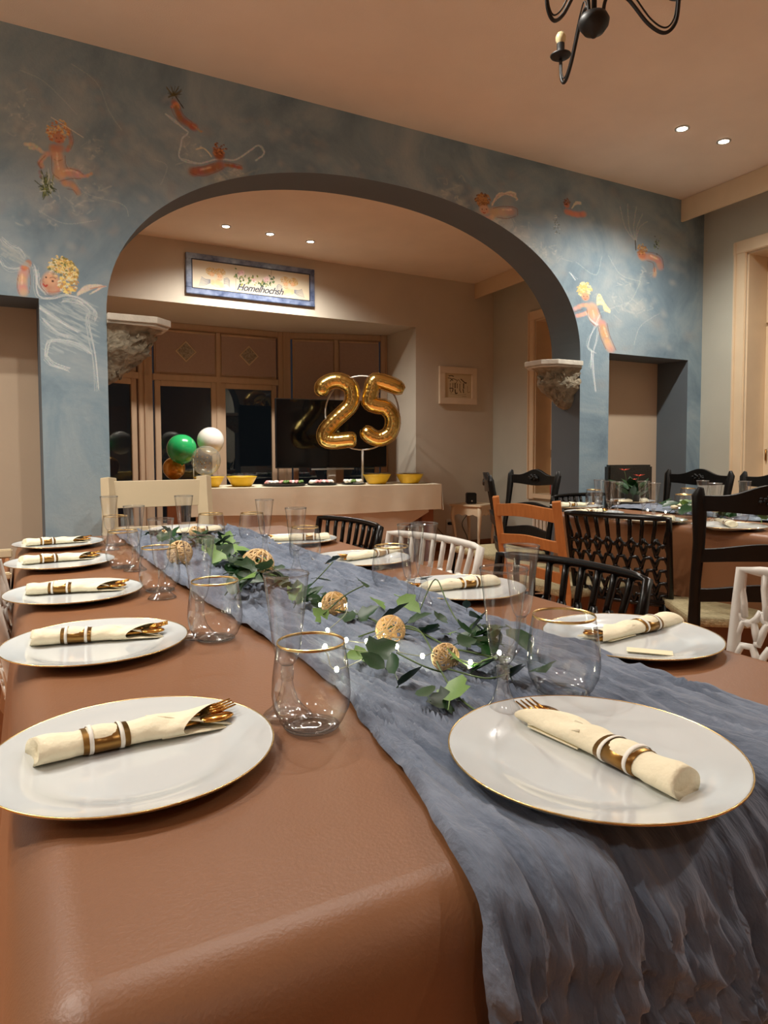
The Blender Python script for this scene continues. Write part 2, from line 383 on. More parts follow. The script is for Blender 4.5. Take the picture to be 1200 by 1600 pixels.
# clouds
for _ in range(520):
    px = random.uniform(-40, 1080); lo = 90 + px * 0.25
    py = lo + abs(random.gauss(0, 1)) * 110
    if random.random() < 0.5: px = random.choice([60, 130, 210, 300, 760, 830, 960, 1000]) + random.gauss(0, 55); py = max(lo, random.choice([240, 300, 380, 200]) + px * 0.12 + random.gauss(0, 40))
    x = px + random.uniform(-30, 30); mstroke([(px, py), (px + random.uniform(-14, 14), py + random.uniform(-12, 12)), (px + random.uniform(-26, 26), py + random.uniform(-22, 22))], random.uniform(4, 13), random.choice([(158, 168, 172), (176, 178, 176), (140, 156, 164), (150, 150, 148)]), 0.055, hard=0)
for bx, by, br in [(145, 235, 15), (128, 262, 12), (150, 300, 14), (120, 318, 12), (790, 352, 12), (812, 372, 14), (830, 392, 14), (770, 342, 8), (850, 400, 16), (700, 300, 12), (725, 318, 10), (40, 200, 20), (20, 170, 16), (990, 440, 14), (975, 470, 16), (1000, 480, 12), (370, 270, 8), (345, 282, 6), (60, 330, 22), (300, 235, 16)]:
    for _ in range(34):
        x = bx + random.gauss(0, br * .9); y = by + random.gauss(0, br * .7); mdab(x, y, random.uniform(3, 9), (206, 204, 192), 0.10, 0)
    for _ in range(10):
        x = bx + random.gauss(0, br); y = by + random.gauss(0, br * .7); mstroke([(x, y), (x + random.uniform(-8, 8), y + random.uniform(-6, 6)), (x + random.uniform(-14, 14), y + random.uniform(-9, 9))], random.uniform(1, 2.2), (212, 210, 200), 0.10, hard=0)
# wind and veil lines
for pts in [[(110, 100), (150, 130), (170, 175), (190, 205)], [(100, 250), (130, 300), (190, 320), (200, 340)], [(60, 330), (100, 350), (150, 345)], [(935, 490), (960, 480), (985, 470), (1000, 440)], [(990, 540), (1000, 510), (1030, 490)], [(950, 400), (970, 430), (1000, 440)], [(240, 250), (260, 260), (250, 290)], [(30, 110), (70, 130), (120, 180)], [(900, 410), (930, 430), (940, 400)]]:
    mstroke(pts, 0.9, (196, 202, 200), 0.22, jit=0.6)
# cherub upper left
mstroke([(38, 226), (52, 228), (66, 238)], 4, (214, 200, 168), 0.5, 1); mstroke([(45, 232), (58, 234), (68, 240)], 3, (214, 200, 168), 0.5, 1)
mstroke([(85, 238), (90, 250), (92, 264), (90, 276)], 12, SK, 0.35, 1); mstroke([(80, 232), (98, 232)], 8, SK2, 0.35, 1)
mstroke([(74, 240), (66, 248), (62, 256), (66, 262)], 5, SK, 0.4, 1); mstroke([(104, 236), (110, 222), (106, 206), (102, 200)], 4.5, SK2, 0.5, 1)
mstroke([(92, 274), (108, 270), (124, 274)], 9, SK, 0.4, 1); mstroke([(126, 275), (136, 275), (143, 271)], 3.5, SK, 0.5, 1)
mstroke([(98, 286), (112, 290), (122, 303)], 7, (204, 152, 116), 0.4, 1)
curls(88, 206, 18, 110, [HG, (190, 110, 60), (226, 190, 130)], 3); face(91, 217, 10, SK2)
for _ in range(16): mdab(random.uniform(74, 104), random.uniform(201, 208), 1.3, (230, 214, 180), 0.8)
mstroke([(79, 184), (100, 197), (130, 216)], 0.9, (226, 220, 204), 0.8)
mstroke([(60, 256), (62, 268), (64, 280)], 2.5, (150, 70, 60), 0.3, 2)
for _ in range(60): mstroke([(random.gauss(70, 6), random.gauss(288, 10)), (random.gauss(74, 6), random.gauss(298, 8))], 1.2, random.choice([GR, (130, 140, 70), (60, 74, 48), (190, 200, 190)]), 0.6)
# torch bearer
for _ in range(34): mstroke([(270, 150), (270 + random.uniform(-12, 14), 140 + random.uniform(-6, 16))], 1.0, random.choice([(60, 58, 36), (96, 84, 44)]), 0.5)
mstroke([(271, 160), (276, 174), (282, 186), (296, 196), (304, 200)], 7, OR, 0.4, 1.5); mstroke([(268, 168), (274, 162), (279, 168)], 3, (206, 140, 100), 0.6, 1); mstroke([(300, 196), (310, 204), (316, 207)], 2, (190, 150, 110), 0.5, 1)
mstroke([(274, 152), (282, 164), (286, 170)], 1.3, (50, 40, 26), 0.8)
for off in (0, 3):
    mstroke([(258, 179), (272, 188 + off), (284, 200), (293, 208), (284, 217), (282, 228 - off), (279, 246), (292, 251 + off), (312, 256), (335, 250), (350, 250), (368, 250), (390, 236), (402, 228), (410, 232 + off), (411, 242), (398, 252)], 1.6, WV, 0.4, 0.5)
mstroke([(306, 234), (316, 232), (324, 238), (330, 246)], 1.6, (220, 210, 180), 0.7)
mstroke([(300, 269), (316, 268), (332, 264), (346, 258)], 9, OR, 0.45, 1); mstroke([(352, 258), (364, 260), (376, 263)], 3.6, OR, 0.6, 1); mdab(341, 241, 11, (150, 82, 44), 0.95, .6); curls(341, 234, 11, 40, [(120, 66, 36), (200, 140, 84)], 2.4)
for dx in (-3, 4): mdab(341 + dx, 240, 1.1, (60, 36, 26), 0.9)
for _ in range(30): mstroke([(random.uniform(320, 400), random.uniform(270, 290)), (random.uniform(320, 420), random.uniform(262, 284))], 1.5, (150, 160, 158), 0.12)
# big cherub above the niche
mstroke([(38, 420), (34, 440), (36, 460)], 10, SK, 0.5, 0.8); mstroke([(36, 420), (42, 414), (44, 410)], 6, SK2, 0.5, 0.8)
mdab(80, 444, 19, SK, 0.95, .6); mdab(74, 450, 12, SK2, 0.5, .1); mdab(90, 450, 8, (222, 132, 108), 0.5, 0)
curls(95, 428, 24, 220, [HG, (226, 196, 110), (240, 224, 160), (150, 130, 60)], 3.6, -0.9, 2.9); curls(104, 444, 16, 110, [HG, (240, 214, 120), (226, 226, 200)], 3.4)
curls(90, 418, 18, 60, [(110, 120, 70), (230, 226, 200), (236, 206, 130)], 3)
mdab(78, 436, 13, (224, 176, 140), 0.9, .4); mdab(81.5, 440, 2, (60, 34, 26), 0.95, .5); mdab(71, 434, 1.6, (60, 34, 26), 0.95, .5); mstroke([(77, 435), (82, 434), (87, 437)], .8, BR, .6)
mstroke([(66, 444), (70, 448), (73, 446)], 1.5, (180, 62, 50), 0.9); mstroke([(67, 436), (66, 440), (69, 442)], 1, SK2, 0.8); mstroke([(72, 455), (82, 457), (94, 455)], .9, (190, 110, 84), .6)
for k in range(10): mstroke([(120, 462 - k * .3), (134, 456 - k), (150 + k, 449 - k * .2), (166 - k * 3, 448 + k * 1.4)], 1.5, (216, 204, 188), 0.4, 0.5)
mstroke([(140, 452), (155, 449), (164, 448)], 1.2, (190, 130, 104), 0.5)
for pts in [[(0, 372), (14, 384), (28, 390), (38, 404)], [(0, 402), (8, 414), (18, 421), (34, 420)], [(50, 414), (54, 430), (54, 450), (60, 464), (80, 466), (100, 461), (122, 467), (140, 480), (147, 490), (145, 502)], [(56, 420), (62, 445), (72, 458)], [(120, 470), (138, 486), (136, 500), (142, 530), (148, 560), (152, 610)], [(70, 558), (72, 540), (80, 532), (104, 534), (124, 540), (140, 552)], [(72, 560), (82, 570), (98, 576), (108, 580)], [(66, 500), (90, 522), (112, 528)], [(60, 480), (96, 504), (124, 520)], [(95, 470), (112, 470), (130, 476)]]:
    for k in range(7):
        jx, jy = random.gauss(0, 2.2), random.gauss(0, 1.6); mstroke([(x + jx + random.gauss(0, 1), y + jy + random.gauss(0, 1)) for x, y in pts], random.uniform(.5, 1.2), (218, 224, 222), 0.22 if k else 0.42, 0.3)
for _ in range(160):
    x = random.uniform(64, 138); y = random.uniform(472, 545); mstroke([(x, y), (x + 9, y + 5), (x + 18, y + 9)], 1.6, (176, 190, 194), 0.18)
for _ in range(60):
    x = random.uniform(0, 40); y = 380 + x * .4 + random.uniform(0, 20); mstroke([(x, y), (x + 8, y + 5)], 2.2, (170, 180, 180), 0.2)
# cherubs on the right
for k in range(12): mstroke([(768, 318 + k * .4), (780, 308 - k * .5), (795 + k, 300 + k * .9), (806, 303 + k)], 1.3, random.choice([(214, 198, 180), (226, 214, 196), (170, 150, 134)]), 0.5, 0.5)
mstroke([(768, 332), (784, 332), (802, 331)], 9, (206, 158, 134), 0.45, 1); mstroke([(745, 338), (758, 342), (770, 340)], 5, SK, 0.5, 1)
curls(752, 313, 11, 90, [(140, 92, 52), (176, 124, 72), (100, 62, 36)], 3); face(756, 328, 9.5, SK); curls(750, 312, 9, 40, [(140, 92, 52), (186, 134, 80)], 3)
mstroke([(884, 331), (893, 334), (904, 336), (912, 334)], 5.5, (206, 134, 104), 0.5, 1); mdab(885, 321, 5.5, (196, 120, 92), 0.95, .5); curls(884, 316, 5, 24, [(110, 60, 40), (140, 84, 54)], 2)
for k in range(5): mstroke([(893, 326), (899, 316 + k), (908, 317 + k * .7)], 1, (216, 206, 186), 0.6, 0.4)
for _ in range(34): mdab(random.gauss(868, 3), random.uniform(336, 366), 1.1, random.choice([(220, 216, 200), (84, 90, 60), (110, 110, 100)]), 0.8)
mstroke([(1002, 402), (1016, 402), (1028, 408), (1031, 420)], 7, (204, 144, 118), 0.45, 1); mstroke([(1023, 420), (1022, 432)], 4, SK, 0.4, 1); mdab(1002, 398, 8.5, (190, 118, 84), 0.95, .5); curls(1001, 390, 8, 44, [HG, (160, 110, 60)], 2.2)
for dx in (-2.5, 2.5): mdab(1001 + dx, 398, 1, BR, .9)
for _ in range(26): mdab(random.gauss(1026, 3), random.gauss(382, 5), 1.5, random.choice([(70, 90, 46), (130, 150, 90), (40, 50, 30)]), 0.7)
for e in [(968, 322), (980, 318), (994, 322), (1004, 334), (1012, 346)]: mstroke([(993, 378), ((993 + e[0]) / 2 - 4, 356), e], 1.3, (176, 182, 180), 0.35, 0.5)
mstroke([(992, 376), (993, 392)], 1.2, (70, 60, 44), .7)
mstroke([(897, 483), (908, 478), (918, 477)], 4.2, (226, 176, 152), 0.5, .6); mstroke([(901, 494), (912, 491), (920, 488)], 4, (226, 176, 152), 0.5, .6)
mstroke([(924, 480), (928, 492), (932, 504)], 10, (222, 178, 146), 0.45, .8); mstroke([(940, 506), (943, 520), (948, 534), (955, 548)], 8, (214, 166, 128), 0.45, .8)
for k in range(12): mstroke([(932, 466 + k), (936 + k * .5, 460 + k * 1.5), (944, 474 + k), (953, 486 + k * .3)], 1.3, random.choice([(234, 228, 190), (222, 206, 160)]), 0.55, .4)
curls(911, 453, 11, 80, [(238, 226, 170), (222, 196, 120)], 3); face(914, 464, 7.5, (222, 164, 132))
for pts in [[(917, 490), (922, 500), (934, 508)], [(936, 492), (930, 508), (920, 530), (920, 545), (930, 552)], [(934, 512), (932, 530), (926, 548)], [(926, 552), (927, 580), (930, 612)], [(924, 548), (922, 575)], [(890, 426), (900, 438)]]:
    for k in range(5): mstroke([(x + random.gauss(0, 1.1), y + random.gauss(0, 1.1)) for x, y in pts], random.uniform(.5, 1.0), (222, 230, 232), 0.3, 0.3)
def outline(pts, r=.8, col=(128, 74, 52), al=.45): mstroke(pts, r, col, al)
for pts in [[(80, 244), (80, 260), (82, 272), (92, 280)], [(101, 244), (102, 258), (108, 268)], [(84, 250), (90, 252), (97, 250)], [(108, 264), (122, 268), (130, 274)], [(92, 284), (110, 280), (126, 280)], [(104, 296), (114, 298), (120, 306)], [(110, 234), (114, 220), (110, 204)], [(70, 244), (60, 256), (64, 264)],
            [(28, 430), (26, 448), (30, 462)], [(44, 420), (47, 440), (44, 460)], [(62, 438), (64, 450), (72, 458)], [(296, 270), (316, 276), (340, 268), (350, 262)], [(300, 264), (320, 260), (334, 256)], [(350, 254), (364, 256), (378, 260)], [(266, 168), (272, 182), (284, 196)], [(280, 166), (286, 180), (300, 192)],
            [(770, 326), (786, 323), (806, 326), (808, 338)], [(776, 340), (792, 342), (806, 338)], [(1008, 394), (1022, 396), (1034, 404), (1036, 420)], [(1010, 408), (1020, 412), (1022, 426)], [(916, 484), (920, 500), (930, 510)], [(934, 482), (940, 498)], [(948, 506), (952, 524), (962, 548)], [(934, 512), (938, 528), (946, 546)], [(896, 488), (910, 484)]]: outline(pts)
for pts in [[(88, 240), (89, 254), (91, 266)], [(98, 268), (112, 267), (122, 272)], [(34, 430), (33, 446)], [(312, 266), (330, 262)], [(784, 328), (800, 328)], [(1016, 400), (1028, 406)], [(926, 486), (928, 500)], [(943, 512), (948, 528)]]: mstroke(pts, 2.2, (240, 212, 186), .35, .5)
mural = image_mat('mural_paint', cv.image('mural'), 0.75, ((102, 124, 140), (128, 150, 163), (160, 172, 177)))

# --- arch wall (front: mural, back: grey, reveals: slate)
AX0, AX1 = -6.6, 0.0; TH = 0.27
AC, AHW, ASP, ARI = -2.729, 1.48, 1.70, 0.87
def arch_z(x):
    q = min(1.0, abs(x - AC) / AHW); return ASP + ARI * (1 - q ** 2.2) ** (1 / 2.2)
mb = MB()
def wallpiece(x0, x1, z0a, z0b, z1=CEIL + 0.05):
    for y, mi in ((0, 0), (TH, 2)): mb.add([(x0, y, z0a), (x1, y, z0b), (x1, y, z1), (x0, y, z1)], [(0, 1, 2, 3)], mi)
N1, N2, NZ1 = -5.55, -4.485, 1.755
N3, N4, NZ2 = -0.978, -0.1565, 1.745
wallpiece(AX0, N1, 0, 0); wallpiece(N1, N2, NZ1, NZ1); wallpiece(N2, AC - AHW, 0, 0)
K = 72; xs = [AC - AHW * math.cos(PI * i / K) for i in range(K + 1)]
for i in range(K): wallpiece(xs[i], xs[i + 1], arch_z(xs[i]), arch_z(xs[i + 1]))
wallpiece(AC + AHW, N3, 0, 0); wallpiece(N3, N4, NZ2, NZ2); wallpiece(N4, AX1, 0, 0)
def rev(a, b): mb.add([(a[0], 0, a[1]), (b[0], 0, b[1]), (b[0], TH, b[1]), (a[0], TH, a[1])], [(0, 1, 2, 3)], 1)
for i in range(K):
    mb.add([(xs[i], 0, arch_z(xs[i])), (xs[i + 1], 0, arch_z(xs[i + 1])), (xs[i + 1], TH, arch_z(xs[i + 1])), (xs[i], TH, arch_z(xs[i]))], [(0, 1, 2, 3)], 1, True)
for x in (AC - AHW, AC + AHW): rev((x, 0), (x, ASP))
for a, b, z in ((N1, N2, NZ1), (N3, N4, NZ2)): rev((a, 0), (a, z)); rev((b, 0), (b, z)); rev((a, z), (b, z))
o = mb.build('wall_front', [mural, 'reveal', 'greywall'], loc=C0, rot=AA, uv=lambda c: ((c.x - MX0) / (MX1 - MX0), (c.z - MZ0) / (MZ1 - MZ0))); struct(o)
struct(MB().box(N1 - .02, N2 + .02, TH + .001, TH + .04, 0, NZ1 + .05).build('door_1', 'niche', loc=C0, rot=AA))
d2 = struct(MB().box(N3 - .02, N4 + .02, TH + .001, TH + .04, 0, NZ2 + .05).build('door_2', 'niche', loc=C0, rot=AA))
MB().box(N3, N3 + .03, TH - .10, TH, 0, NZ2, b=.004).box(N3, N3 + .012, TH - .20, TH - .10, 0, NZ2).build('door_jamb', 'cream', parent=d2)
# --- floor and planks
o = struct(MB().box(-7.6, 3.2, -8.2, 8.2, -0.06, -0.012).build('floor', 'floorbase', loc=(C0.x, C0.y, 0), rot=AA)); fl = o
pk = {}
def plank(x, y, L):
    key = round(L, 2)
    if key not in pk:
        pk[key] = MB().box(-L / 2 + .001, L / 2 - .001, -.0945, .0945, -.012, 0, b=.0015).build('plank', 'plank', parent=fl); q = pk[key]
    else: q = pk[key].copy(); C.objects.link(q)
    q.location = (x, y, 0)
for r in range(24):
    y = -2.2 + 0.19 * r
    x = -3.3 - random.uniform(0, 1.2)
    while x < 0.05:
        L = 1.3; x1 = x + L
        if x1 > 0.0: L = max(0.2, round((0.0 - x), 2)); x1 = x + L
        if x >= -0.15: break
        plank(x + L / 2, y, L); x = x1
base = MB().box(-7.6, 3.2, -8.2, -2.295, -.012, 0).box(-7.6, 3.2, 2.265, 8.2, -.012, 0).box(-7.6, -4.6, -2.295, 2.265, -.012, 0).build('floor_covering', 'plank', parent=fl); base['kind'] = 'structure'
# --- ceiling
struct(MB().box(-7.6, 3.2, -8.2, 5.2, CEIL, CEIL + .1).build('ceiling', 'ceiling', loc=C0, rot=AA))
# --- right wall: local x towards the back of the house, y into the room
WZ0, WZ1 = 0.25, 2.46
mb = MB()
def rw(x0, x1, z0, z1): mb.box(x0, x1, -0.30, 0, z0, z1)
W1a, W1b = -1.55, -0.37     # window in the dining room
W2a, W2b = 1.05, 2.02       # window in the inner room
rw(-9, W1a, 0, CEIL); rw(W1a, W1b, WZ1, CEIL); rw(W1a, W1b, 0, WZ0); rw(W1b, 0.0, 0, CEIL)
struct(mb.build('wall_right', 'greywall', loc=C0, rot=AR))
mb = MB(); rw(0.0, W2a, 0, CEIL); rw(W2a, W2b, 2.40, CEIL); rw(W2a, W2b, 0, 0.62); rw(W2b, 3.2, 0, CEIL)
struct(mb.build('wall_inner_right', 'greywall', loc=C0, rot=AR))
def tall_window(name, a, b, z0, z1, deep=0.24):
    e = thing(name, None, None, C0, AR); struct(e); del_ = 0.09
    MB().box(a - del_, a, 0, .022, z0 - .05, z1 + del_, b=.005).box(b, b + del_, 0, .022, z0 - .05, z1 + del_, b=.005).box(a - del_ - .01, b + del_ + .01, 0, .028, z1, z1 + del_, b=.005).box(b + del_ - .02, b + del_, .022, .034, z0 - .05, z1 + del_ - .005, b=.004).build('casing', 'cream', parent=e)
    MB().box(a, a + .012, -deep, 0, z0, z1).box(b - .012, b, -deep, 0, z0, z1).box(a, b, -deep, 0, z1 - .012, z1).box(a, b, -deep, .04, z0 - .03, z0 + .012).build('lining', 'cream', parent=e)
    n = 2; ww = (b - a - .024) / n
    for i in range(n):
        x0 = a + .012 + ww * i; x1 = x0 + ww
        for (q0, q1) in ((z0 + .012, z1 - .50), (z1 - .48, z1 - .012)):
            f = MB().box(x0, x0 + .07, -deep, -deep + .05, q0, q1, b=.004).box(x1 - .07, x1, -deep, -deep + .05, q0, q1, b=.004).box(x0 + .07, x1 - .07, -deep, -deep + .05, q0, q0 + .07, b=.004).box(x0 + .07, x1 - .07, -deep, -deep + .05, q1 - .07, q1, b=.004).build('sash', 'cream', parent=e)
            MB().box(x0 + .06, x1 - .06, -deep + .02, -deep + .026, q0 + .06, q1 - .06).build('pane', 'pane', parent=f)
        MB().tube([(x1 - .03, -deep + .06, 1.0), (x1 - .03, -deep + .06, 1.08)], .007, 8).build('hinge', 'brass', parent=e)
    return e
tall_window('window_1', W1a, W1b, WZ0, WZ1); tall_window('window_2', W2a, W2b, 0.62, 2.40)
# pelmet boards hung from the ceiling along the right wall
struct(MB().box(-9, 0.0, .24, .262, CEIL - .157, CEIL, b=.003).build('trim_1', 'cream', loc=C0, rot=AR))
struct(MB().box(.30, 2.80, .24, .262, CEIL - .16, CEIL, b=.003).build('trim_2', 'cream', loc=C0, rot=AR))
# other walls closing the rooms
struct(MB().box(-6.6, -6.4, -8.0, 5, 0, CEIL).build('wall_left', 'beige', loc=C0, rot=AA))
struct(MB().box(-6.6, 2.5, -8.0, -7.8, 0, CEIL).build('wall_rear', 'beige', loc=C0, rot=AA))
# --- back wall with bay: local x = -s
BZ = 2.365; B0, B1, BM0, BM1, BD1, BD2 = -4.666, -1.031, -3.578, -2.119, 0.60, 0.95
mb = MB()
mb.box(B1, 0.05, 0, .2, 0, CEIL).box(-5.4, B0, 0, .2, 0, CEIL).box(B0, B1, 0, .2, BZ, CEIL)
struct(mb.build('wall_back', 'beige', loc=PB, rot=AB))
mb = MB(); mb.add([(B0, .2, BZ), (B1, .2, BZ), (B1, BD1, BZ), (BM1, BD2 + .05, BZ), (BM0, BD2 + .05, BZ), (B0, BD1, BZ)], [(0, 1, 2, 3, 4, 5)])
mb.add([(B0, .2, BZ + .05), (B1, .2, BZ + .05), (B1, BD1 + .2, BZ + .05), (BM1, BD2 + .2, BZ + .05), (BM0, BD2 + .2, BZ + .05), (B0, BD1 + .2, BZ + .05)], [(0, 1, 2, 3, 4, 5)])
struct(mb.build('ceiling_bay', 'beige', loc=PB, rot=AB))
mb = MB(); mb.box(B1, B1 + .12, .2, BD1 + .1, 0, BZ).box(B0 - .12, B0, .2, BD1 + .1, 0, BZ)
struct(mb.build('wall_bay', 'beige', loc=PB, rot=AB))
def bay_window(name, p0, p1, cols, rail_z, ornaments, blind_z, depth=0.06):
    a = Vector((p0[0], p0[1], 0)); b = Vector((p1[0], p1[1], 0)); L = (b - a).length; ang = math.atan2((b - a).y, (b - a).x)
    wl = Matrix.Rotation(AB, 4, 'Z') @ a + PB
    e = thing(name, None, None, wl, AB + ang); struct(e)
    z0, z1 = 0.0, BZ; P = .07
    MB().box(0, P, 0, depth, z0, z1, b=.006).box(L - P, L, 0, depth, z0, z1, b=.006).box(P, L - P, 0, depth, z1 - .07, z1, b=.006).box(P, L - P, -.012, depth, rail_z - .035, rail_z + .03, b=.006).box(P, L - P, 0, depth, z0, .30, b=.006).box(.0, .018, -.02, 0, z0, z1, b=.004).box(L - .018, L, -.02, 0, z0, z1, b=.004).build('frame', 'windowwood', parent=e)
    ww = (L - 2 * P) / cols
    for i in range(cols):
        x0 = P + ww * i; x1 = x0 + ww
        if i: MB().box(x0 - .025, x0 + .025, -.01, depth, z0, z1 - .07, b=.005).build('mullion', 'windowwood', parent=e)
        s_ = .055
        for (q0, q1, up) in ((.30, rail_z - .035, 0), (rail_z + .03, z1 - .07, 1)):
            f = MB().box(x0 + .02, x0 + .02 + s_, .005, .045, q0, q1, b=.004).box(x1 - .02 - s_, x1 - .02, .005, .045, q0, q1, b=.004).box(x0 + .02 + s_, x1 - .02 - s_, .005, .045, q0, q0 + s_, b=.004).box(x0 + .02 + s_, x1 - .02 - s_, .005, .045, q1 - s_, q1, b=.004).build('sash', 'windowwood', parent=e)
            MB().box(x0 + .06, x1 - .06, .02, .026, q0 + .04, q1 - .04).build('pane', 'pane', parent=f)
        bl = MB().box(x0 + .035, x1 - .035, -.008, -.004, blind_z, z1 - .08).build('blind', 'blind', parent=e)
        MB().tube([(x0 + .03, -.006, z1 - .085), (x1 - .03, -.006, z1 - .085)], .014, 8).build('roller', 'windowwood', parent=bl)
        if ornaments:
            cx = (x0 + x1) / 2; cz = (rail_z + z1) / 2 - .01; r = .105
            MB().prism([(cx - r, cz), (cx, cz - r), (cx + r, cz), (cx, cz + r)], -.014, -.0085).build('ornament_border', 'cream', parent=bl)
            r = .09; MB().prism([(cx - r, cz), (cx, cz - r), (cx + r, cz), (cx, cz + r)], -.018, -.0145).build('ornament', 'ornament', parent=bl)
    return e
bay_window('window_3', (B0, BD1), (BM0, BD2), 2, 1.82, False, 1.87)
bay_window('window_4', (BM0, BD2), (BM1, BD2), 2, 1.82, True, 1.87)
bay_window('window_5', (BM1, BD2), (B1, BD1), 2, 1.20, False, 1.26)
# baseboards
struct(MB().box(B1 + .02, 0.0, -.015, 0, 0, .08, b=.003).build('baseboard_back', 'tablewood', loc=PB, rot=AB))
struct(MB().box(.3, 2.77, 0, .015, 0, .08, b=.003).build('baseboard_right', 'tablewood', loc=C0, rot=AR))

# --- stone brackets on the arch jambs
def bracket(side, label):
    # local: x away from the jamb into the opening, y through the wall thickness, z up; top of slab at 0
    e = thing('stone_bracket', label, 'bracket')
    W = TH + .05; D = .30
    def octo(d, w, c, z0, z1, y0=-.03):
        P = [(0, y0), (d - c, y0), (d, y0 + c), (d, y0 + w - c), (d - c, y0 + w), (0, y0 + w)]
        k = len(P); return [(x, y, z0) for x, y in P] + [(x, y, z1) for x, y in P], [tuple(range(k - 1, -1, -1)), tuple(range(k, 2 * k))] + [(i, (i + 1) % k, (i + 1) % k + k, i + k) for i in range(k)]
    m1 = MB(); m1.add(*octo(D, W, .08, -.032, 0)); m1.add(*octo(D - .012, W - .024, .075, -.045, -.032, -.018)); m1.build('slab', 'slabstone', parent=e, bevel=.004)
    m2 = MB(); P = 14
    vs = []; fs = []; n = 22
    for i in range(P + 1):
        t = i / P; z = -.045 - .27 * t
        d = (D - .045) * (1 - t) ** 0.75 * (1 - .12 * math.sin(t * 9)) + .02; hw = (.135 * (1 - t) ** 0.55 + .018) * (1 - .1 * math.sin(t * 11))
        if i == 1: d *= .93; hw *= .93
        for j in range(n):
            a = -PI / 2 + PI * j / (n - 1)
            q = 1 + .10 * math.sin(j * 1.7 + i * 2.1) * (0.3 if i < 2 else 1) + random.uniform(-.07, .07) * (i > 1)
            vs.append((max(0, math.cos(a)) * d * q, W / 2 - .03 + math.sin(a) * hw * q, z))
    for i in range(P):
        for j in range(n - 1): fs.append((i * n + j, i * n + j + 1, (i + 1) * n + j + 1, (i + 1) * n + j))
    fs.append(tuple(P * n + j for j in range(n))); m2.add(vs, fs, 0, True); m2.build('corbel', 'stone', parent=e)
    m3 = MB()
    for k in range(54):   # carved leaves and curls
        t = random.uniform(.12, .85); a = random.uniform(-1.2, 1.2); d = (D - .05) * (1 - t) ** 0.75 + .015; hw = .13 * (1 - t) ** .55 + .015
        c = Vector((math.cos(a) * d, W / 2 - .03 + math.sin(a) * hw, -.045 - .27 * t)); r = random.uniform(.008, .017)
        pts = [c + Vector((math.cos(q) * r * .5, math.sin(q) * r, math.cos(q + .5) * r)) for q in (0, .9, 1.8, 2.7, 3.6)]
        m3.tube(pts, [.003, .006, .006, .005, .002], 6)
    o = m3.build('carving', 'stone', parent=e); o['kind'] = 'stuff'
    if side > 0: e.location = C0 + Matrix.Rotation(AA, 3, 'Z') @ Vector((AC - AHW, 0, 1.715)); e.rotation_euler = (0, 0, AA)
    else: e.location = C0 + Matrix.Rotation(AA, 3, 'Z') @ Vector((AC + AHW, TH - .01, 1.672)); e.rotation_euler = (0, 0, AA + PI)
    return e
b1 = bracket(1, 'carved stone bracket with flat slab on the left side of the arch')
b2 = bracket(-1, 'carved stone bracket with flat slab on the right side of the arch')

# --- downlights
def downlight(P, label, vis=True, power=60, size=2.55, blend=.9, group=None):
    e = thing('ceiling_downlight', label, 'ceiling light', (P.x, P.y, CEIL), 0, group)
    MB().lathe([(.040, -.001), (.040, -.006), (.030, -.008), (.027, -.003), (.027, -.001)], 24).build('trim_ring', 'silver', parent=e)
    MB().lathe([(.0001, -.005), (.026, -.005), (.026, -.0005), (.0001, -.0005)], 20).build('lamp', 'lampface', parent=e)
    l = downlamp((0, 0, -.014), power, size, blend); l.parent = e
    return e
LP = 52
for px, py, t in [(1066, 200, 'left of the two lit ceiling spotlights by the white pelmet'), (1131, 220, 'right of the two lit ceiling spotlights by the white pelmet')]:
    downlight(on(px, py, CEIL), t, power=LP, group='dining room spotlights')
for px, py, t in [(353, 353, 'leftmost of three lit spotlights in the ceiling behind the arch'), (422, 365, 'middle one of three lit spotlights in the ceiling behind the arch'), (485, 377, 'rightmost of three lit spotlights in the ceiling behind the arch')]:
    downlight(on(px, py, CEIL), t, power=LP * 1.2, group='inner room spotlights')
for x, y, p in [(-.5, 2.1, .75), (.15, 2.3, .75), (2.7, 2.1, .8), (3.2, 2.4, .8), (-1.3, .6, .8), (-.5, -1.2, .25), (.8, -1.2, .25), (2.4, .9, .9), (2.9, 1.4, .9), (-2.2, 1.2, 1.4), (-1.9, 1.7, 1.4)]:
    downlight(Vector((x, y, 0)), 'ceiling spotlight over the dining tables, above the frame of view', power=LP * p, group='ceiling spotlights overhead')
for x, y in [(-1.6, 5.0), (.5, 5.9)]: pass
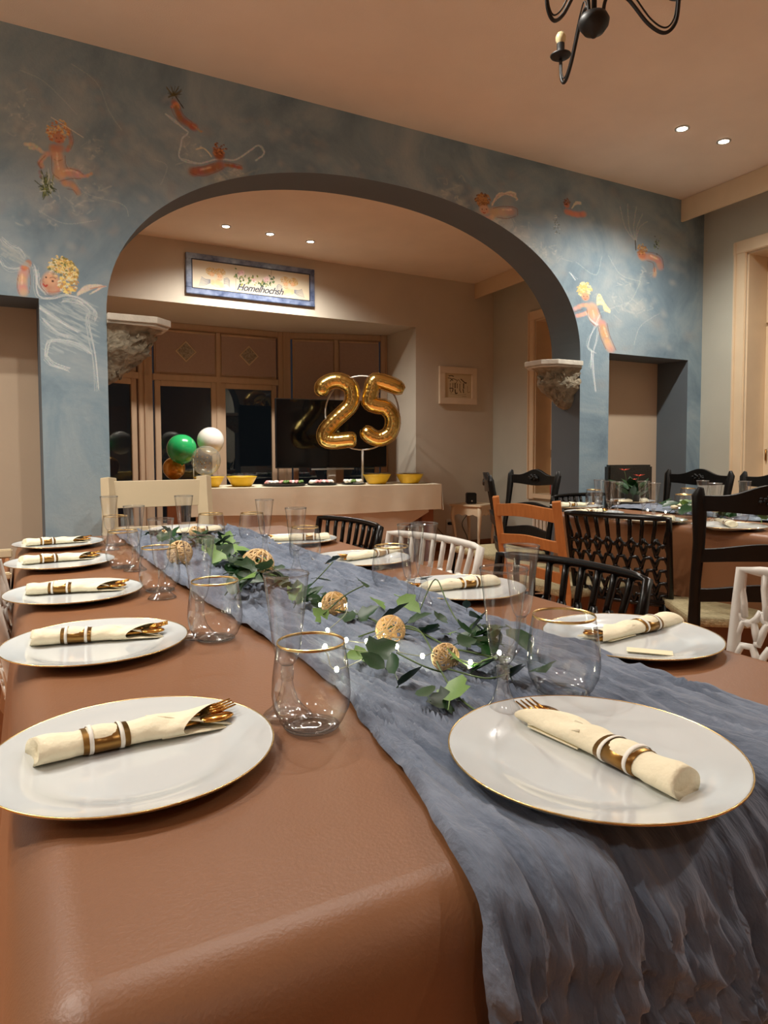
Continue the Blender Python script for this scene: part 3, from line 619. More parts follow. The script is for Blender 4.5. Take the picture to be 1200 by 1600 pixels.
# ================================================================== TABLES
def dining_table(n0, n1, t0, t1, label, cloth_label, drop=0.42, seed=1, fr=0.035, nearr=None):
    cx, cy = (n0 + n1) / 2, (t0 + t1) / 2; P = tf(cx, cy)
    e = thing('dining_table', label, 'table', (P.x, P.y, 0), TA)
    hx, hy = (n1 - n0) / 2 - .05, (t1 - t0) / 2 - .05
    MB().box(-hx, hx, -hy, hy, TOP - .034, TOP - .006, b=.008).build('tabletop', 'tablewood', parent=e)
    for sx in (-1, 1):
        for sy in (-1, 1):
            MB().box(sx * (hx - .1) - .035, sx * (hx - .1) + .035, sy * (hy - .1) - .035, sy * (hy - .1) + .035, 0, TOP - .034, b=.006).build('leg', 'tablewood', parent=e)
    # cloth
    rc = fr + .001; out = []
    X, Y = (n1 - n0) / 2, (t1 - t0) / 2
    def rim(k):
        pts = []
        for (sx, sy, a0) in ((1, -1, -PI / 2), (1, 1, 0), (-1, 1, PI / 2), (-1, -1, PI)):
            for j in range(9): a = a0 + PI / 2 * j / 8; pts.append((sx * (X - rc), sy * (Y - rc), a))
        return pts
    base = rim(0); dense = []
    for i in range(len(base)):
        a = base[i]; b = base[(i + 1) % len(base)]; d = math.hypot(a[0] - b[0], a[1] - b[1]); k = max(1, int(d / .04))
        for j in range(k):
            t = j / k; an = a[2] if d > .01 else a[2] + (b[2] - a[2]) * t
            dense.append((a[0] + (b[0] - a[0]) * t, a[1] + (b[1] - a[1]) * t, an))
    prof = []
    for k in range(8):
        th = PI / 2 * k / 7; prof.append((rc - fr + fr * math.sin(th), TOP - fr + fr * math.cos(th), 0))
    for k in range(1, 9): prof.append((rc + .004, TOP - fr - (drop - fr) * k / 8, k / 8))
    m_ = MB(); vs = []; nR = len(dense)
    for (d, z, w_) in prof:
        for i, (x, y, a) in enumerate(dense):
            s_ = i * .04; wv = w_ * (.018 * math.sin(s_ * 9 + seed) + .010 * math.sin(s_ * 23 + seed * 2)) + .02 * w_
            vs.append((x + math.cos(a) * (d + wv), y + math.sin(a) * (d + wv), z))
    fs = [(k * nR + i, k * nR + (i + 1) % nR, (k + 1) * nR + (i + 1) % nR, (k + 1) * nR + i) for k in range(len(prof) - 1) for i in range(nR)]
    fs.append(tuple(range(nR - 1, -1, -1)))
    m_.add(vs, fs, 0, True); m_.sm[-1] = False
    o = m_.build('tablecloth', 'brown', loc=(P.x, P.y, .0008), rot=TA); tag(o, cloth_label, 'tablecloth')
    return e
dining_table(-.02, 1.075, .40, 2.95, 'long dining table in the foreground under brown cloth', 'brown embossed paper cloth covering the long foreground table', fr=.055, seed=1)
dining_table(2.52, 3.67, .2, 2.80, 'second dining table on the right under brown cloth', 'brown paper cloth on the second table behind the black chairs', drop=.5, seed=4)

def runner(nl, nr, t_far, t_near, drop_far, drop_near, label, seed, dn=.0032, dv=.0055, fr=.045, slack=.021, press=()):
    L0 = t_far - t_near; arc = fr * PI / 2
    V = np.arange(-(arc + drop_far), L0 + arc + drop_near + dv, dv); U = np.linspace(0, 1, int((nr(0) - nl(0)) / dn))
    uu, vv = np.meshgrid(U, V)
    # path
    def path(v):
        if v < 0:
            q = -v
            if q < arc: a = q / fr; return t_far + fr * math.sin(a) , TOP - fr + fr * math.cos(a), (math.sin(a), math.cos(a))
            return t_far + fr, TOP - fr - (q - arc), (1, 0)
        if v <= L0: return t_far - v, TOP, (0, 1)
        q = v - L0
        if q < arc: a = q / fr; return t_near - fr * math.sin(a), TOP - fr + fr * math.cos(a), (-math.sin(a), math.cos(a))
        return t_near - fr, TOP - fr - (q - arc), (-1, 0)
    Pp = [path(v) for v in V]
    NL = np.array([nl(v) for v in V]) + .010 * (vnoise(V * 9, V * 0, seed) - .5) + .006 * (vnoise(V * 33, V * 0, seed + 1) - .5)
    NR = np.array([nr(v) for v in V]) + .014 * (vnoise(V * 8, V * 0, seed + 2) - .5) + .006 * (vnoise(V * 30, V * 0, seed + 3) - .5)
    nn = NL[:, None] + (NR - NL)[:, None] * uu
    wv = .05 * (vnoise(vv * 3, nn * 4, seed + 4) - .5) + .016 * (vnoise(vv * 14, nn * 14, seed + 5) - .5)
    def ridge(a): return 1 - np.abs(2 * a - 1)
    h = .50 * ridge(vnoise((nn + wv) * 46, vv * 2.6, seed + 6)) ** 3 + .55 * ridge(vnoise((nn + wv * .8) * 84, vv * 5, seed + 7)) ** 2 + .12 * vnoise(nn * 160, vv * 60, seed + 8) + .22 * vnoise(nn * 14, vv * 5, seed + 9) + .05 * ridge(vnoise(nn * 50, vv * 30, seed + 10)) ** 2
    drp = np.clip((vv - L0) / .12, 0, 1); drp = np.maximum(drp, np.clip(-vv / .12, 0, 1))
    h = h * (slack + .012 * drp) + .0035 + drp * .004 + drp * (.016 * ridge(vnoise(nn * 34 + 3 * wv, vv * 26, seed + 11)) ** 2 + .010 * ridge(vnoise(nn * 70, vv * 48, seed + 12)) ** 2)
    for pn, pt, pr in press:
        dd = np.hypot(nn - pn, (t_far - vv) - pt); h = h * (1 - .72 * np.clip((pr + .03 - dd) / .06, 0, 1))
    edge = np.minimum(uu, 1 - uu) * (nn.max() - nn.min()); h = h * np.clip(edge / .006 + .45, 0, 1)
    vs = []
    for i, (t, z, (nt_, nz)) in enumerate(Pp):
        for j in range(len(U)):
            hh = h[i, j]; vs.append((nn[i, j], t + nt_ * hh, z + nz * hh))
    a, b = len(V), len(U); idx = np.arange(a * b).reshape(a, b)
    fs = np.stack([idx[:-1, :-1], idx[:-1, 1:], idx[1:, 1:], idx[1:, :-1]], -1).reshape(-1, 4).tolist()
    m_ = MB(); m_.add(vs, fs, 0, True)
    return tag(m_.build('table_runner', 'runner', rot=TA), label, 'table runner')
_pp = [to_frame(on(x, y, TOP), Vector((0, 0, 0)), TA) for x, y in ((925, 1192), (292, 832))]
runner(lambda v: float(np.interp(v, [0, 1.27, 1.57, 2.02, 2.22, 2.37, 2.52], [.335, .338, .368, .383, .346, .322, .288])), lambda v: .80 + .03 * max(0, min(1, (v - 1.9))), 2.895, .456, .15, .42, 'crinkled blue gauze runner along the foreground table, hanging over its end', 20, press=[(p.x, p.y, .150) for p in _pp], fr=.057)
runner(lambda v: 2.96, lambda v: 3.28, 2.78, .9, .2, .02, 'crinkled blue gauze runner on the second table', 60, dn=.010, dv=.014)

# ================================================================== TABLEWARE
def make_plate():
    e = thing('dinner_plate', '', 'plate'); R = .1475
    p = [(.0001, .004), (.085, .004), (.098, .005), (.108, .009), (.125, .0125), (R - .003, .0155), (R, .0165), (R, .0145), (.11, .0065), (.095, .0), (.0001, .0)]
    MB().lathe(p, 72).build('dish', 'plate', parent=e)
    MB().lathe([(R - .0014, .0158), (R - .0006, .0168), (R + .0004, .0165), (R + .0005, .0150), (R - .0008, .0150)], 72).build('gold_rim', 'gold', parent=e)
    return e
def make_napkin():
    e = thing('napkin_roll', '', 'napkin')
    def secs(x0, x1, n, wf, hf, shear=0.0, zb=0.0):
        vs = []; K_ = 20
        for i in range(n + 1):
            t = i / n; 
            for j in range(K_):
                a = 2 * PI * j / K_; x = x0 + (x1 - x0) * t + shear * math.sin(a * 1 + .0) * max(0, t - .4) / .6
                w_, h_ = wf(t), hf(t); s_ = math.sin(a)
                vs.append((x, math.cos(a) * w_ + .003 * math.sin(7 * t) * t, zb + h_ + (s_ * h_ if s_ > 0 else s_ * h_ * .98)))
        fs = [(i * K_ + j, i * K_ + (j + 1) % K_, (i + 1) * K_ + (j + 1) % K_, (i + 1) * K_ + j) for i in range(n) for j in range(K_)]
        return vs, fs
    wf = lambda t: .0185 + .004 * math.cos(t * 3) ** 2 * (t < .2) + .010 * max(0, t - .45) ** 1.0 * 1.6
    hf = lambda t: .0128 - .0045 * max(0, t - .35) + .0008 * math.sin(t * 21)
    m_ = MB(); vs = []; K_ = 24; n = 26
    for i in range(n + 1):
        t = i / n
        for j in range(K_):
            a = 2 * PI * j / K_; c_, s_ = math.cos(a), math.sin(a)
            x = .182 * t + (-.030 * (-c_) * max(0, t - .5) * 2) + (-.004 * c_ + .003 * s_) * (t < .08)
            vs.append((x, c_ * wf(t), hf(t) + s_ * hf(t)))
    fs = [(i * K_ + j, i * K_ + (j + 1) % K_, (i + 1) * K_ + (j + 1) % K_, (i + 1) * K_ + j) for i in range(n) for j in range(K_)]
    m_.add(vs, fs, 0, True)
    # inner spiral fold at the plain end and folded flap at the open end
    c0 = []
    for j in range(K_): a = 2 * PI * j / K_; c0.append((.006 + .0, math.cos(a) * .012, .0125 + math.sin(a) * .008))
    o0 = len(m_.v); m_.add(c0, []); m_.f += [(j, (j + 1) % K_, o0 + (j + 1) % K_, o0 + j) for j in range(K_)]; m_.mi += [0] * K_; m_.sm += [True] * K_
    m_.f.append(tuple(range(o0, o0 + K_))); m_.mi.append(0); m_.sm.append(False)
    m_.build('napkin', 'napkin', parent=e)
    MB().add([(.13, .0, .023), (.215, -.028, .004), (.19, .026, .006), (.12, .016, .021)], [(0, 1, 2, 3)], 0, True).add([(.13, -.02, .004), (.215, -.028, .0035), (.19, .026, .0035), (.12, .018, .003)], [(3, 2, 1, 0)]).build('flap', 'napkin', parent=e, solid=.0012)
    def ringseg(x0, x1, off, name, mat):
        q = MB(); vs = []
        for x in (x0, x1):
            t = x / .182
            for j in range(K_):
                a = 2 * PI * j / K_; vs.append((x, math.cos(a) * (wf(t) + off), max(.0004, hf(t) + math.sin(a) * (hf(t) + off))))
        q.add(vs, [(j, (j + 1) % K_, K_ + (j + 1) % K_, K_ + j) for j in range(K_)], 0, True); return q.build(name, mat, parent=e, solid=.0006)
    ringseg(.048, .096, .0008, 'band', 'band'); ringseg(.054, .0585, .0016, 'stripe', 'stripe'); ringseg(.0855, .090, .0016, 'stripe', 'stripe')
    # cutlery
    f = MB(); f.tube([(.10, .006, .011), (.172, .006, .013), (.180, .006, .014)], .0022, 6, flat=1.8)
    f.add([(.178, -.004, .014), (.178, .016, .014), (.192, .0185, .0165), (.192, -.0065, .0165)], [(0, 1, 2, 3)])
    for k in range(4): y = -.005 + .0072 * k; f.tube([(.191, y, .0165), (.204, y, .0168), (.222, y, .0205)], [.0018, .0017, .0009], 6)
    f.build('fork', 'cutlery', parent=e)
    s_ = MB(); s_.tube([(.10, -.006, .008), (.176, -.008, .010)], .0022, 6, flat=1.8); s_.ball(Vector((.196, -.010, .012)), .02, 16, 0, (1.05, .62, .20)); s_.build('spoon', 'cutlery', parent=e)
    k_ = MB(); k_.tube([(.10, 0, .005), (.19, .012, .006), (.212, .014, .0065)], [.002, .006, .003], 6, flat=.25); k_.build('knife', 'cutlery', parent=e)
    return e
def make_tumbler():
    e = thing('stemless_glass', '', 'glass')
    p = [(.0001, .006), (.010, .0055), (.022, .003), (.030, .0035), (.038, .010), (.0455, .026), (.0475, .042), (.0465, .062), (.0435, .086), (.0405, .1045)]
    MB().lathe(p, 48).build('bowl', 'glass', parent=e)
    MB().lathe([(.0001, .0005), (.024, .0005), (.031, .0012), (.034, .0035), (.030, .0045), (.022, .002), (.0001, .004)], 36).build('base', 'glassthick', parent=e)
    MB().lathe([(.0405, .1025), (.0412, .1045), (.0402, .1062), (.0396, .1045), (.0402, .1025)], 48).build('gold_rim', 'gold', parent=e)
    return e
def make_flute():
    e = thing('champagne_flute', '', 'glass')
    MB().lathe([(.0001, .066), (.008, .066), (.0135, .074), (.0175, .090), (.0205, .115), (.0240, .145), (.0285, .180)], 40).build('bowl', 'glass', parent=e)
    MB().lathe([(.0285, .1785), (.0292, .180), (.0285, .1815), (.0277, .180), (.0285, .1785)], 40).build('rim', 'glassthick', parent=e)
    MB().lathe([(.0075, .066), (.0080, .062), (.0080, .048), (.0066, .046)], 24).build('stem', 'glassthick', parent=e)
    MB().lathe([(.0066, .048), (.0085, .036), (.013, .022), (.022, .010), (.030, .0035), (.0315, .001), (.030, .0005), (.0001, .0005)], 40).build('foot', 'glass', parent=e)
    return e
plate = Once(make_plate()); nap = Once(make_napkin()); tum = Once(make_tumbler()); flu = Once(make_flute())
ZT = TOP + .0012; ZR = TOP + .013   # table cloth top; top of runner
def put_plate(px, py, label, grp, z=None):
    P = on(px, py, TOP + .012); z = ZT if z is None else z; return plate.place((P.x, P.y, z), 0, label, grp)
def put_napkin(plain, open_, label, grp, z=None, s=None):
    z = (ZT + .0045) if z is None else z
    a = on(*plain, z + .006); b = on(*open_, z + .006); c = (a + b) / 2; d = (b - a); ang = math.atan2(d.y, d.x)
    o = nap.place((0, 0, 0), ang, label, grp); Lc = .108
    o.location = (c.x - math.cos(ang) * Lc, c.y - math.sin(ang) * Lc, z); return o
G1 = 'place plates on the foreground table'; G1n = 'rolled napkins on the foreground table'
PL = [((212, 1172), (38, 1188), (368, 1116), 'on the left edge nearest the camera'),
      ((152, 1003), (40, 1004), (264, 986), 'second from the camera on the left edge'),
      ((117, 925), (38, 926), (200, 916), 'third from the camera on the left edge'),
      ((95, 878), (25, 880), (162, 868), 'fourth from the camera on the left edge'),
      ((92, 849), (37, 851), (142, 843), 'farthest on the left edge, before the far end'),
      ((985, 995), (1052, 972), (918, 998), 'nearest on the right edge, behind the low glass'),
      ((722, 919), (756, 912), (662, 919), 'on the right edge before the white lattice chair'),
      ((565, 873), (628, 862), (524, 874), 'on the right edge between the black and white lattice chairs'),
      ((463, 843), (500, 841), (436, 842), 'farthest on the right edge, before the far black chair')]
for c, a, b, t in PL:
    put_plate(*c, 'white gold-rimmed plate ' + t, G1); put_napkin(a, b, 'cream napkin roll ' + t, G1n)
put_plate(925, 1192, 'white gold-rimmed plate lying on the blue runner at the near end', G1, ZR)
put_napkin((1078, 1240), (826, 1112), 'cream napkin roll with gold cutlery on the plate lying on the runner', G1n, ZR + .0045)
put_plate(292, 832, 'white gold-rimmed plate at the far head before the cream chair', G1, ZR)
put_napkin((335, 829), (262, 833), 'cream napkin roll on the plate at the far head', G1n, ZR + .0045)
for px, py, ang, l in [((1015), 1013, -.35, 'flat cream paper card on the nearest right plate'), (205, 1128, .25, 'flat cream paper card on the nearest left plate')]:
    P = on(px, py, ZT + .012); o = MB().box(-.035, .035, -.012, .012, 0, .0008).build('name_card', 'card', loc=(P.x, P.y, ZT + .0048 + (.002)), rot=ang); tag(o, l, 'card')
def put_tum(px, py, label, z=ZT, g='gold-rimmed tumblers on the foreground table'):
    P = on(px, py, z); return tum.place((P.x, P.y, z), random.uniform(0, 6), label, g)
def put_flu(px, py, label, z=ZT, g='champagne flutes on the foreground table'):
    """px, py: centre of the rim"""
    P = on(px, py, z + .18); return flu.place((P.x, P.y, z), random.uniform(0, 6), label, g)
for px, py, t, z in [(487, 1136, 'clear stemless glass with gold rim nearest the camera, left of the runner', ZT), (337, 999, 'clear stemless glass with gold rim by the second left plate', ZT),
                  (250, 923, 'clear stemless glass with gold rim by the third left plate', ZT), (193, 887, 'clear stemless glass with gold rim by the fourth left plate', ZT),
                  (181, 852, 'clear stemless glass with gold rim by the farthest left plate', ZT), (880, 1084, 'clear stemless glass with gold rim beyond the plate on the runner', ZR),
                  (612, 921, 'clear stemless glass with gold rim before the white lattice chair', ZT), (477, 878, 'clear stemless glass with gold rim between the two far right plates', ZT),
                  (394, 846, 'clear stemless glass with gold rim on the far right, left of a flute', ZT), (330, 850, 'clear stemless glass with gold rim by the plate at the far head', ZR)]:
    put_tum(px, py, t, z)
for px, py, t, z in [(447, 897, 'clear champagne flute nearest the camera, behind the nearest stemless glass', ZT), (310, 839, 'clear champagne flute by the second left plate', ZT), (251, 811, 'clear champagne flute by the third left plate', ZT),
                  (209, 791, 'clear champagne flute by the fourth left plate', ZT), (170, 776, 'clear champagne flute farthest left, before the blue wall', ZT), (287, 775, 'clear champagne flute before the cream chair back', ZR),
                  (787, 889, 'clear champagne flute standing on the runner left of the low right glass', ZR), (815, 853, 'clear champagne flute behind the nearest one on the right', ZT),
                  (642, 820, 'clear champagne flute, left of the pair before the white chair', ZT), (663, 818, 'clear champagne flute, right of the pair before the white chair', ZT),
                  (462, 794, 'clear champagne flute before the white buffet, right one of two', ZT), (413, 781, 'clear champagne flute before the white buffet, left one of two', ZT)]:
    put_flu(px, py, t, z)
# second table
G2 = 'place plates on the second table'; G2n = 'rolled napkins on the second table'
for c, a, b, t in [((1139, 822), (1150, 824), (1120, 812), 'seen through the near black ornate chair'), ((1020, 812), (1050, 812), (985, 808), 'above the black lattice chair'), ((928, 801), (890, 803), (960, 797), 'left of the black lattice chair top'),
                   ((900, 791), (880, 790), (925, 789), 'at the far left corner')]:
    put_plate(*c, 'white plate on the second table ' + t, G2); put_napkin(a, b, 'cream napkin roll on the second table ' + t, G2n)
for a, b, t in [((1005, 783), (965, 784), 'across the runner'), ((1185, 783), (1150, 785), 'on the far side at the right')]:
    P = on((a[0] + b[0]) / 2, a[1] + 3, TOP); plate.place((P.x, P.y, ZT), 0, 'white plate on the second table ' + t, G2); put_napkin(a, b, 'cream napkin roll on the second table ' + t, G2n)
for px, py, t in [(937, 750, 'leftmost'), (953, 752, 'second from the left'), (964, 753, 'third from the left'), (1006, 752, 'beside the red flowers'), (1022, 755, 'right of the red flowers'), (1098, 751, 'behind the garland'), (1164, 752, 'before the rightmost far chair'), (1118, 755, 'seen through the near black chair')]:
    put_flu(px, py, 'clear champagne flute on the second table, ' + t, g='champagne flutes on the second table')
for px, py, t in [(1152, 818, 'seen through the near black chair'), (1068, 805, 'left of the near black chair'), (1075, 791, 'behind the garland'), (928, 794, 'at the left end')]:
    put_tum(px, py, 'stemless gold-rimmed glass on the second table, ' + t, g='tumblers on the second table')

# ================================================================== GARLAND
def leaf_mesh(name, mat, lobed):
    if lobed: out = [(0, -.5), (.28, -.42), (.48, -.12), (.27, .02), (.26, .22), (0, .55), (-.26, .22), (-.27, .02), (-.48, -.12), (-.28, -.42)]
    else: out = [(0, -.5), (.2, -.32), (.27, -.05), (.2, .22), (0, .55), (-.2, .22), (-.27, -.05), (-.2, -.32)]
    m_ = MB(); vs = [(0, -.25, -.04), (0, .1, -.05)] + [(x, y, .14 * abs(x) - .25 * max(0, y - .2) ** 2) for x, y in out]; n = len(out)
    fs = []
    for i in range(n):
        j = (i + 1) % n; a = 0 if (out[i][1] + out[j][1]) / 2 < 0 else 1
        fs.append((a, 2 + i, 2 + j))
    top = 2 + out.index((0, .55)); 
    fs += [(0, 1, 2 + k) for k in (([2, 3] if lobed else [2]))] if False else []
    # close the gap between the two rib points
    for i in range(n):
        j = (i + 1) % n
        if ((out[i][1] + out[j][1]) / 2 < 0) != ((out[j][1] + out[(j + 1) % n][1]) / 2 < 0): fs.append((0, 1, 2 + j) if out[j][0] < 0 else (0, 2 + j, 1))
    m_.add(vs, fs, 0, True); m_.tube([(0, -.5, .0), (.02, -.75, -.06)], .02, 4)
    return m_.build(name, mat)
class Garland:
    def __init__(s, name, label, cat):
        s.e = thing(name, label, cat, (0, 0, 0)); s.protos = {}; s.n = 0
    def leaf(s, P, size, kind, rot=None):
        size *= 1.22
        if kind not in s.protos:
            o = leaf_mesh('leaf', {'d': 'leafdark', 'v': 'leaflight', 'o': 'leafdark'}[kind], kind != 'o'); o.parent = s.e; s.protos[kind] = o
            if kind == 'v': o['label'] = 'pale veined leaf'
        else: o = s.protos[kind].copy(); C.objects.link(o)
        o.location = P; o.scale = (size, size, size); o.rotation_euler = rot or (random.uniform(-.5, .9), random.uniform(-.7, .7), random.uniform(0, 6.28)); s.n += 1
        return o
    def vine(s, pts, r=.0016):
        return MB().tube(spline(pts, 6), r, 5).build('vine', 'vine', parent=s.e)
ZL = TOP + .027
g = Garland('ivy_garland', 'trailing green ivy garland lying along the blue runner of the foreground table', 'garland')
cl = [(345, 850), (365, 870), (385, 895), (430, 905), (480, 930), (515, 950), (560, 960), (600, 975), (650, 985), (700, 1010), (740, 1020), (800, 1035)]
g.vine([on(x, y, ZL) for x, y in cl])
def arc(pts, zs, r=.0013): g.vine([on(x, y, ZL + z) for (x, y), z in zip(pts, zs)], r)
arc([(560, 995), (610, 980), (655, 985), (690, 1050), (712, 1085), (745, 1112)], [0, .01, .02, .0, 0, 0]); arc([(655, 955), (680, 905), (700, 945), (720, 975), (760, 990)], [0, .05, .03, .01, 0]); arc([(505, 960), (540, 930), (568, 915)], [0, .03, .05]); arc([(480, 920), (500, 900), (520, 878)], [0, .03, .05])
arc([(690, 1050), (660, 1040), (620, 1020)], [0, .01, .01]); arc([(700, 1045), (760, 1060), (800, 1050)], [0, .005, .01])
LV = [(568, 912, .034, 'd', .05), (660, 904, .036, 'd', .05), (520, 875, .034, 'd', .045), (505, 905, .03, 'd', .02), (490, 935, .034, 'v', 0), (512, 950, .034, 'd', 0), (500, 960, .03, 'v', 0), (575, 957, .036, 'd', .01), (592, 943, .034, 'v', .01), (616, 956, .048, 'd', .015),
      (640, 944, .042, 'v', .02), (655, 965, .038, 'd', .01), (674, 982, .036, 'd', .01), (604, 972, .034, 'd', .01), (598, 1012, .044, 'd', .02), (583, 1032, .034, 'o', .012), (614, 1036, .036, 'o', .012), (558, 1024, .034, 'v', .0),
      (640, 1056, .040, 'o', .01), (665, 1080, .042, 'o', .008), (716, 1030, .040, 'v', .012), (712, 1074, .042, 'v', .01), (730, 998, .040, 'o', .012), (745, 972, .040, 'd', .03), (742, 962, .036, 'o', .04), (757, 988, .040, 'd', .02),
      (772, 1004, .036, 'd', .01), (800, 1050, .046, 'd', .008), (814, 1000, .044, 'd', .02), (740, 1040, .034, 'o', .004), (690, 965, .03, 'd', .01), (630, 990, .03, 'd', .0), (540, 965, .034, 'd', .0), (530, 935, .03, 'v', .0), (468, 915, .034, 'd', .0), (455, 925, .03, 'v', .0), (700, 990, .03, 'v', .0), (775, 1030, .038, 'v', .01), (850, 1045, .036, 'd', .01), (690, 1095, .034, 'd', .0)]
for x, y, sz, k, z in LV: g.leaf(on(x, y, ZL + z), sz, k)
for _ in range(60):
    t = random.random(); x = 335 + t * 60 + random.gauss(0, 12); y = 842 + t * 58 + random.gauss(0, 7); g.leaf(on(x, y, ZL + random.uniform(0, .05)), random.uniform(.04, .058), random.choice('ddvo'))
for _ in range(26):
    x = random.uniform(395, 520); y = 890 + (x - 395) * .42 + random.gauss(0, 9); g.leaf(on(x, y, ZL + random.uniform(0, .02)), random.uniform(.028, .042), random.choice('ddvo'))
for _ in range(28):
    x = random.uniform(235, 340); y = 836 + (x - 235) * .1 + random.gauss(0, 5); g.leaf(on(x, y, ZL + random.uniform(0, .03)), random.uniform(.04, .05), random.choice('ddo'))
for _ in range(18):
    x = random.uniform(725, 790); y = 1000 + random.gauss(0, 22); g.leaf(on(x, y, ZL + random.uniform(0, .03)), random.uniform(.024, .036), random.choice('do'))
def rattan_ball(px, py, r, label, z0=ZR):
    P = on(px, py, z0 + r * .9); o = MB()
    for k in range(22):
        ax = Vector((random.gauss(0, 1), random.gauss(0, 1), random.gauss(0, 1))).normalized(); x = ax.orthogonal().normalized(); y = ax.cross(x); off = random.uniform(-.35, .35)
        rr = r * math.sqrt(1 - off * off); o.tube([ax * off * r + x * math.cos(a) * rr + y * math.sin(a) * rr for a in [2 * PI * i / 24 for i in range(24)]], r * .055, 4, closed=True)
    return tag(o.build('rattan_ball', 'rattan', loc=(P.x, P.y, z0 + r)), label, 'decoration', 'woven balls on the runner')
rattan_ball(402, 886, .040, 'large woven straw ball on the runner nearest the far end'); rattan_ball(522, 946, .024, 'woven straw ball just behind the lit bulb, second from the far end')
rattan_ball(610, 987, .024, 'woven straw ball in the middle of the ivy, beside a lit bulb'); rattan_ball(696, 1029, .020, 'woven straw ball nearest the camera, beside a pale leaf')
rattan_ball(281, 866, .034, 'woven straw ball behind the third left flute'); rattan_ball(305, 832, .022, 'small woven straw ball at the far head plate')
def string_light(label, bulbs, r=.0032):
    e = thing('string_light', label, 'string light', (0, 0, 0)); pts = [on(x, y, z) for x, y, z in bulbs]
    w_ = []
    for i, p in enumerate(pts):
        w_.append(p)
        if i < len(pts) - 1: q = (p + pts[i + 1]) / 2; w_.append(q + Vector((random.uniform(-.02, .02), random.uniform(-.02, .02), random.uniform(-.005, .008))))
    MB().tube(spline(w_, 5), .0008, 4).build('wire', 'wire', parent=e)
    for p in pts: MB().ball(Vector((0, 0, 0)), r, 10, 0, (1, 1, 1.3)).build('bulb', 'bulbon', parent=e, loc=p)
    return e
string_light('string of small lit bulbs threaded through the ivy on the foreground table', [(x, y, ZL + .008) for x, y in [(500, 945), (540, 946), (512, 985), (541, 1000), (573, 1002), (602, 990), (526, 1046), (508, 1010), (620, 1010), (660, 1025), (735, 1035), (780, 1020)]])
g2 = Garland('flower_garland', 'garland of green leaves and cream flowers along the second table', 'garland')
for i in range(60):
    t = random.random(); x = 1040 + t * 165; y = 787 + t * 12 + random.gauss(0, 3); g2.leaf(on(x, y, TOP + .03 + random.uniform(0, .05)), random.uniform(.05, .08), random.choice('ddov'))
g2.vine([on(1035, 795, ZL), on(1100, 797, ZL), (on(1160, 801, ZL)), on(1215, 806, ZL)])
for i in range(12):
    x = 1052 + i * 13 + random.uniform(-4, 4); P = on(x, 790 + (x - 1050) * .07 + random.uniform(-3, 3), TOP + .06); f = MB()
    for k in range(7):
        a = k * 2.4; f.ball(Vector((math.cos(a) * .008 * (k > 0), math.sin(a) * .008 * (k > 0), .002 * (k == 0))), .011, 8, 0, (1, 1, .7))
    f.build('flower', 'petal', parent=g2.e, loc=P)
string_light('string of small lit bulbs in the flowers of the second table', [(1012, 797, TOP + .03), (1040, 800, TOP + .03), (1062, 793, TOP + .05), (1086, 795, TOP + .03), (1115, 797, TOP + .04), (1150, 800, TOP + .03), (1178, 802, TOP + .04)], .004)
# anthurium pot on the second table
P = on(988, 786, TOP); e = thing('flowering_plant', 'potted plant with coral red flowers and dark leaves on the second table', 'plant', (P.x, P.y, ZT))
MB().lathe([(.0001, 0), (.04, 0), (.052, .07), (.056, .075), (.050, .07), (.0001, .066)], 24).build('pot', 'pot', parent=e)
q = Garland.__new__(Garland); q.e = e; q.protos = {}; q.n = 0
for k in range(26):
    a = random.uniform(0, 6.28); r = random.uniform(.02, .10); q.leaf(Vector((math.cos(a) * r, math.sin(a) * r, .085 + random.uniform(-.03, .05))), random.uniform(.06, .09), random.choice('oo'), (random.uniform(.2, 1.1), random.uniform(-.3, .3), a - PI / 2))
for (x, z, s_) in [(-.055, .20, 1), (.035, .165, 1.1), (.0, .14, .8)]:
    f = MB().tube([(x * .2, 0, .07), (x * .7, 0, z * .7), (x, -.01, z)], .0018, 5).build('flower_stem', 'vine', parent=e)
    pt = MB(); 
    for k in range(6):
        a = k * PI / 3; pt.add([(0, 0, 0), (math.cos(a - .4) * .014 * s_, math.sin(a - .4) * .008, .006), (math.cos(a) * .032 * s_, math.sin(a) * .015, .012), (math.cos(a + .4) * .014 * s_, math.sin(a + .4) * .008, .006)], [(0, 1, 2, 3)], 0, True)
    pt.build('flower', 'petalred', parent=f, loc=(x, -.012, z), solid=.001)
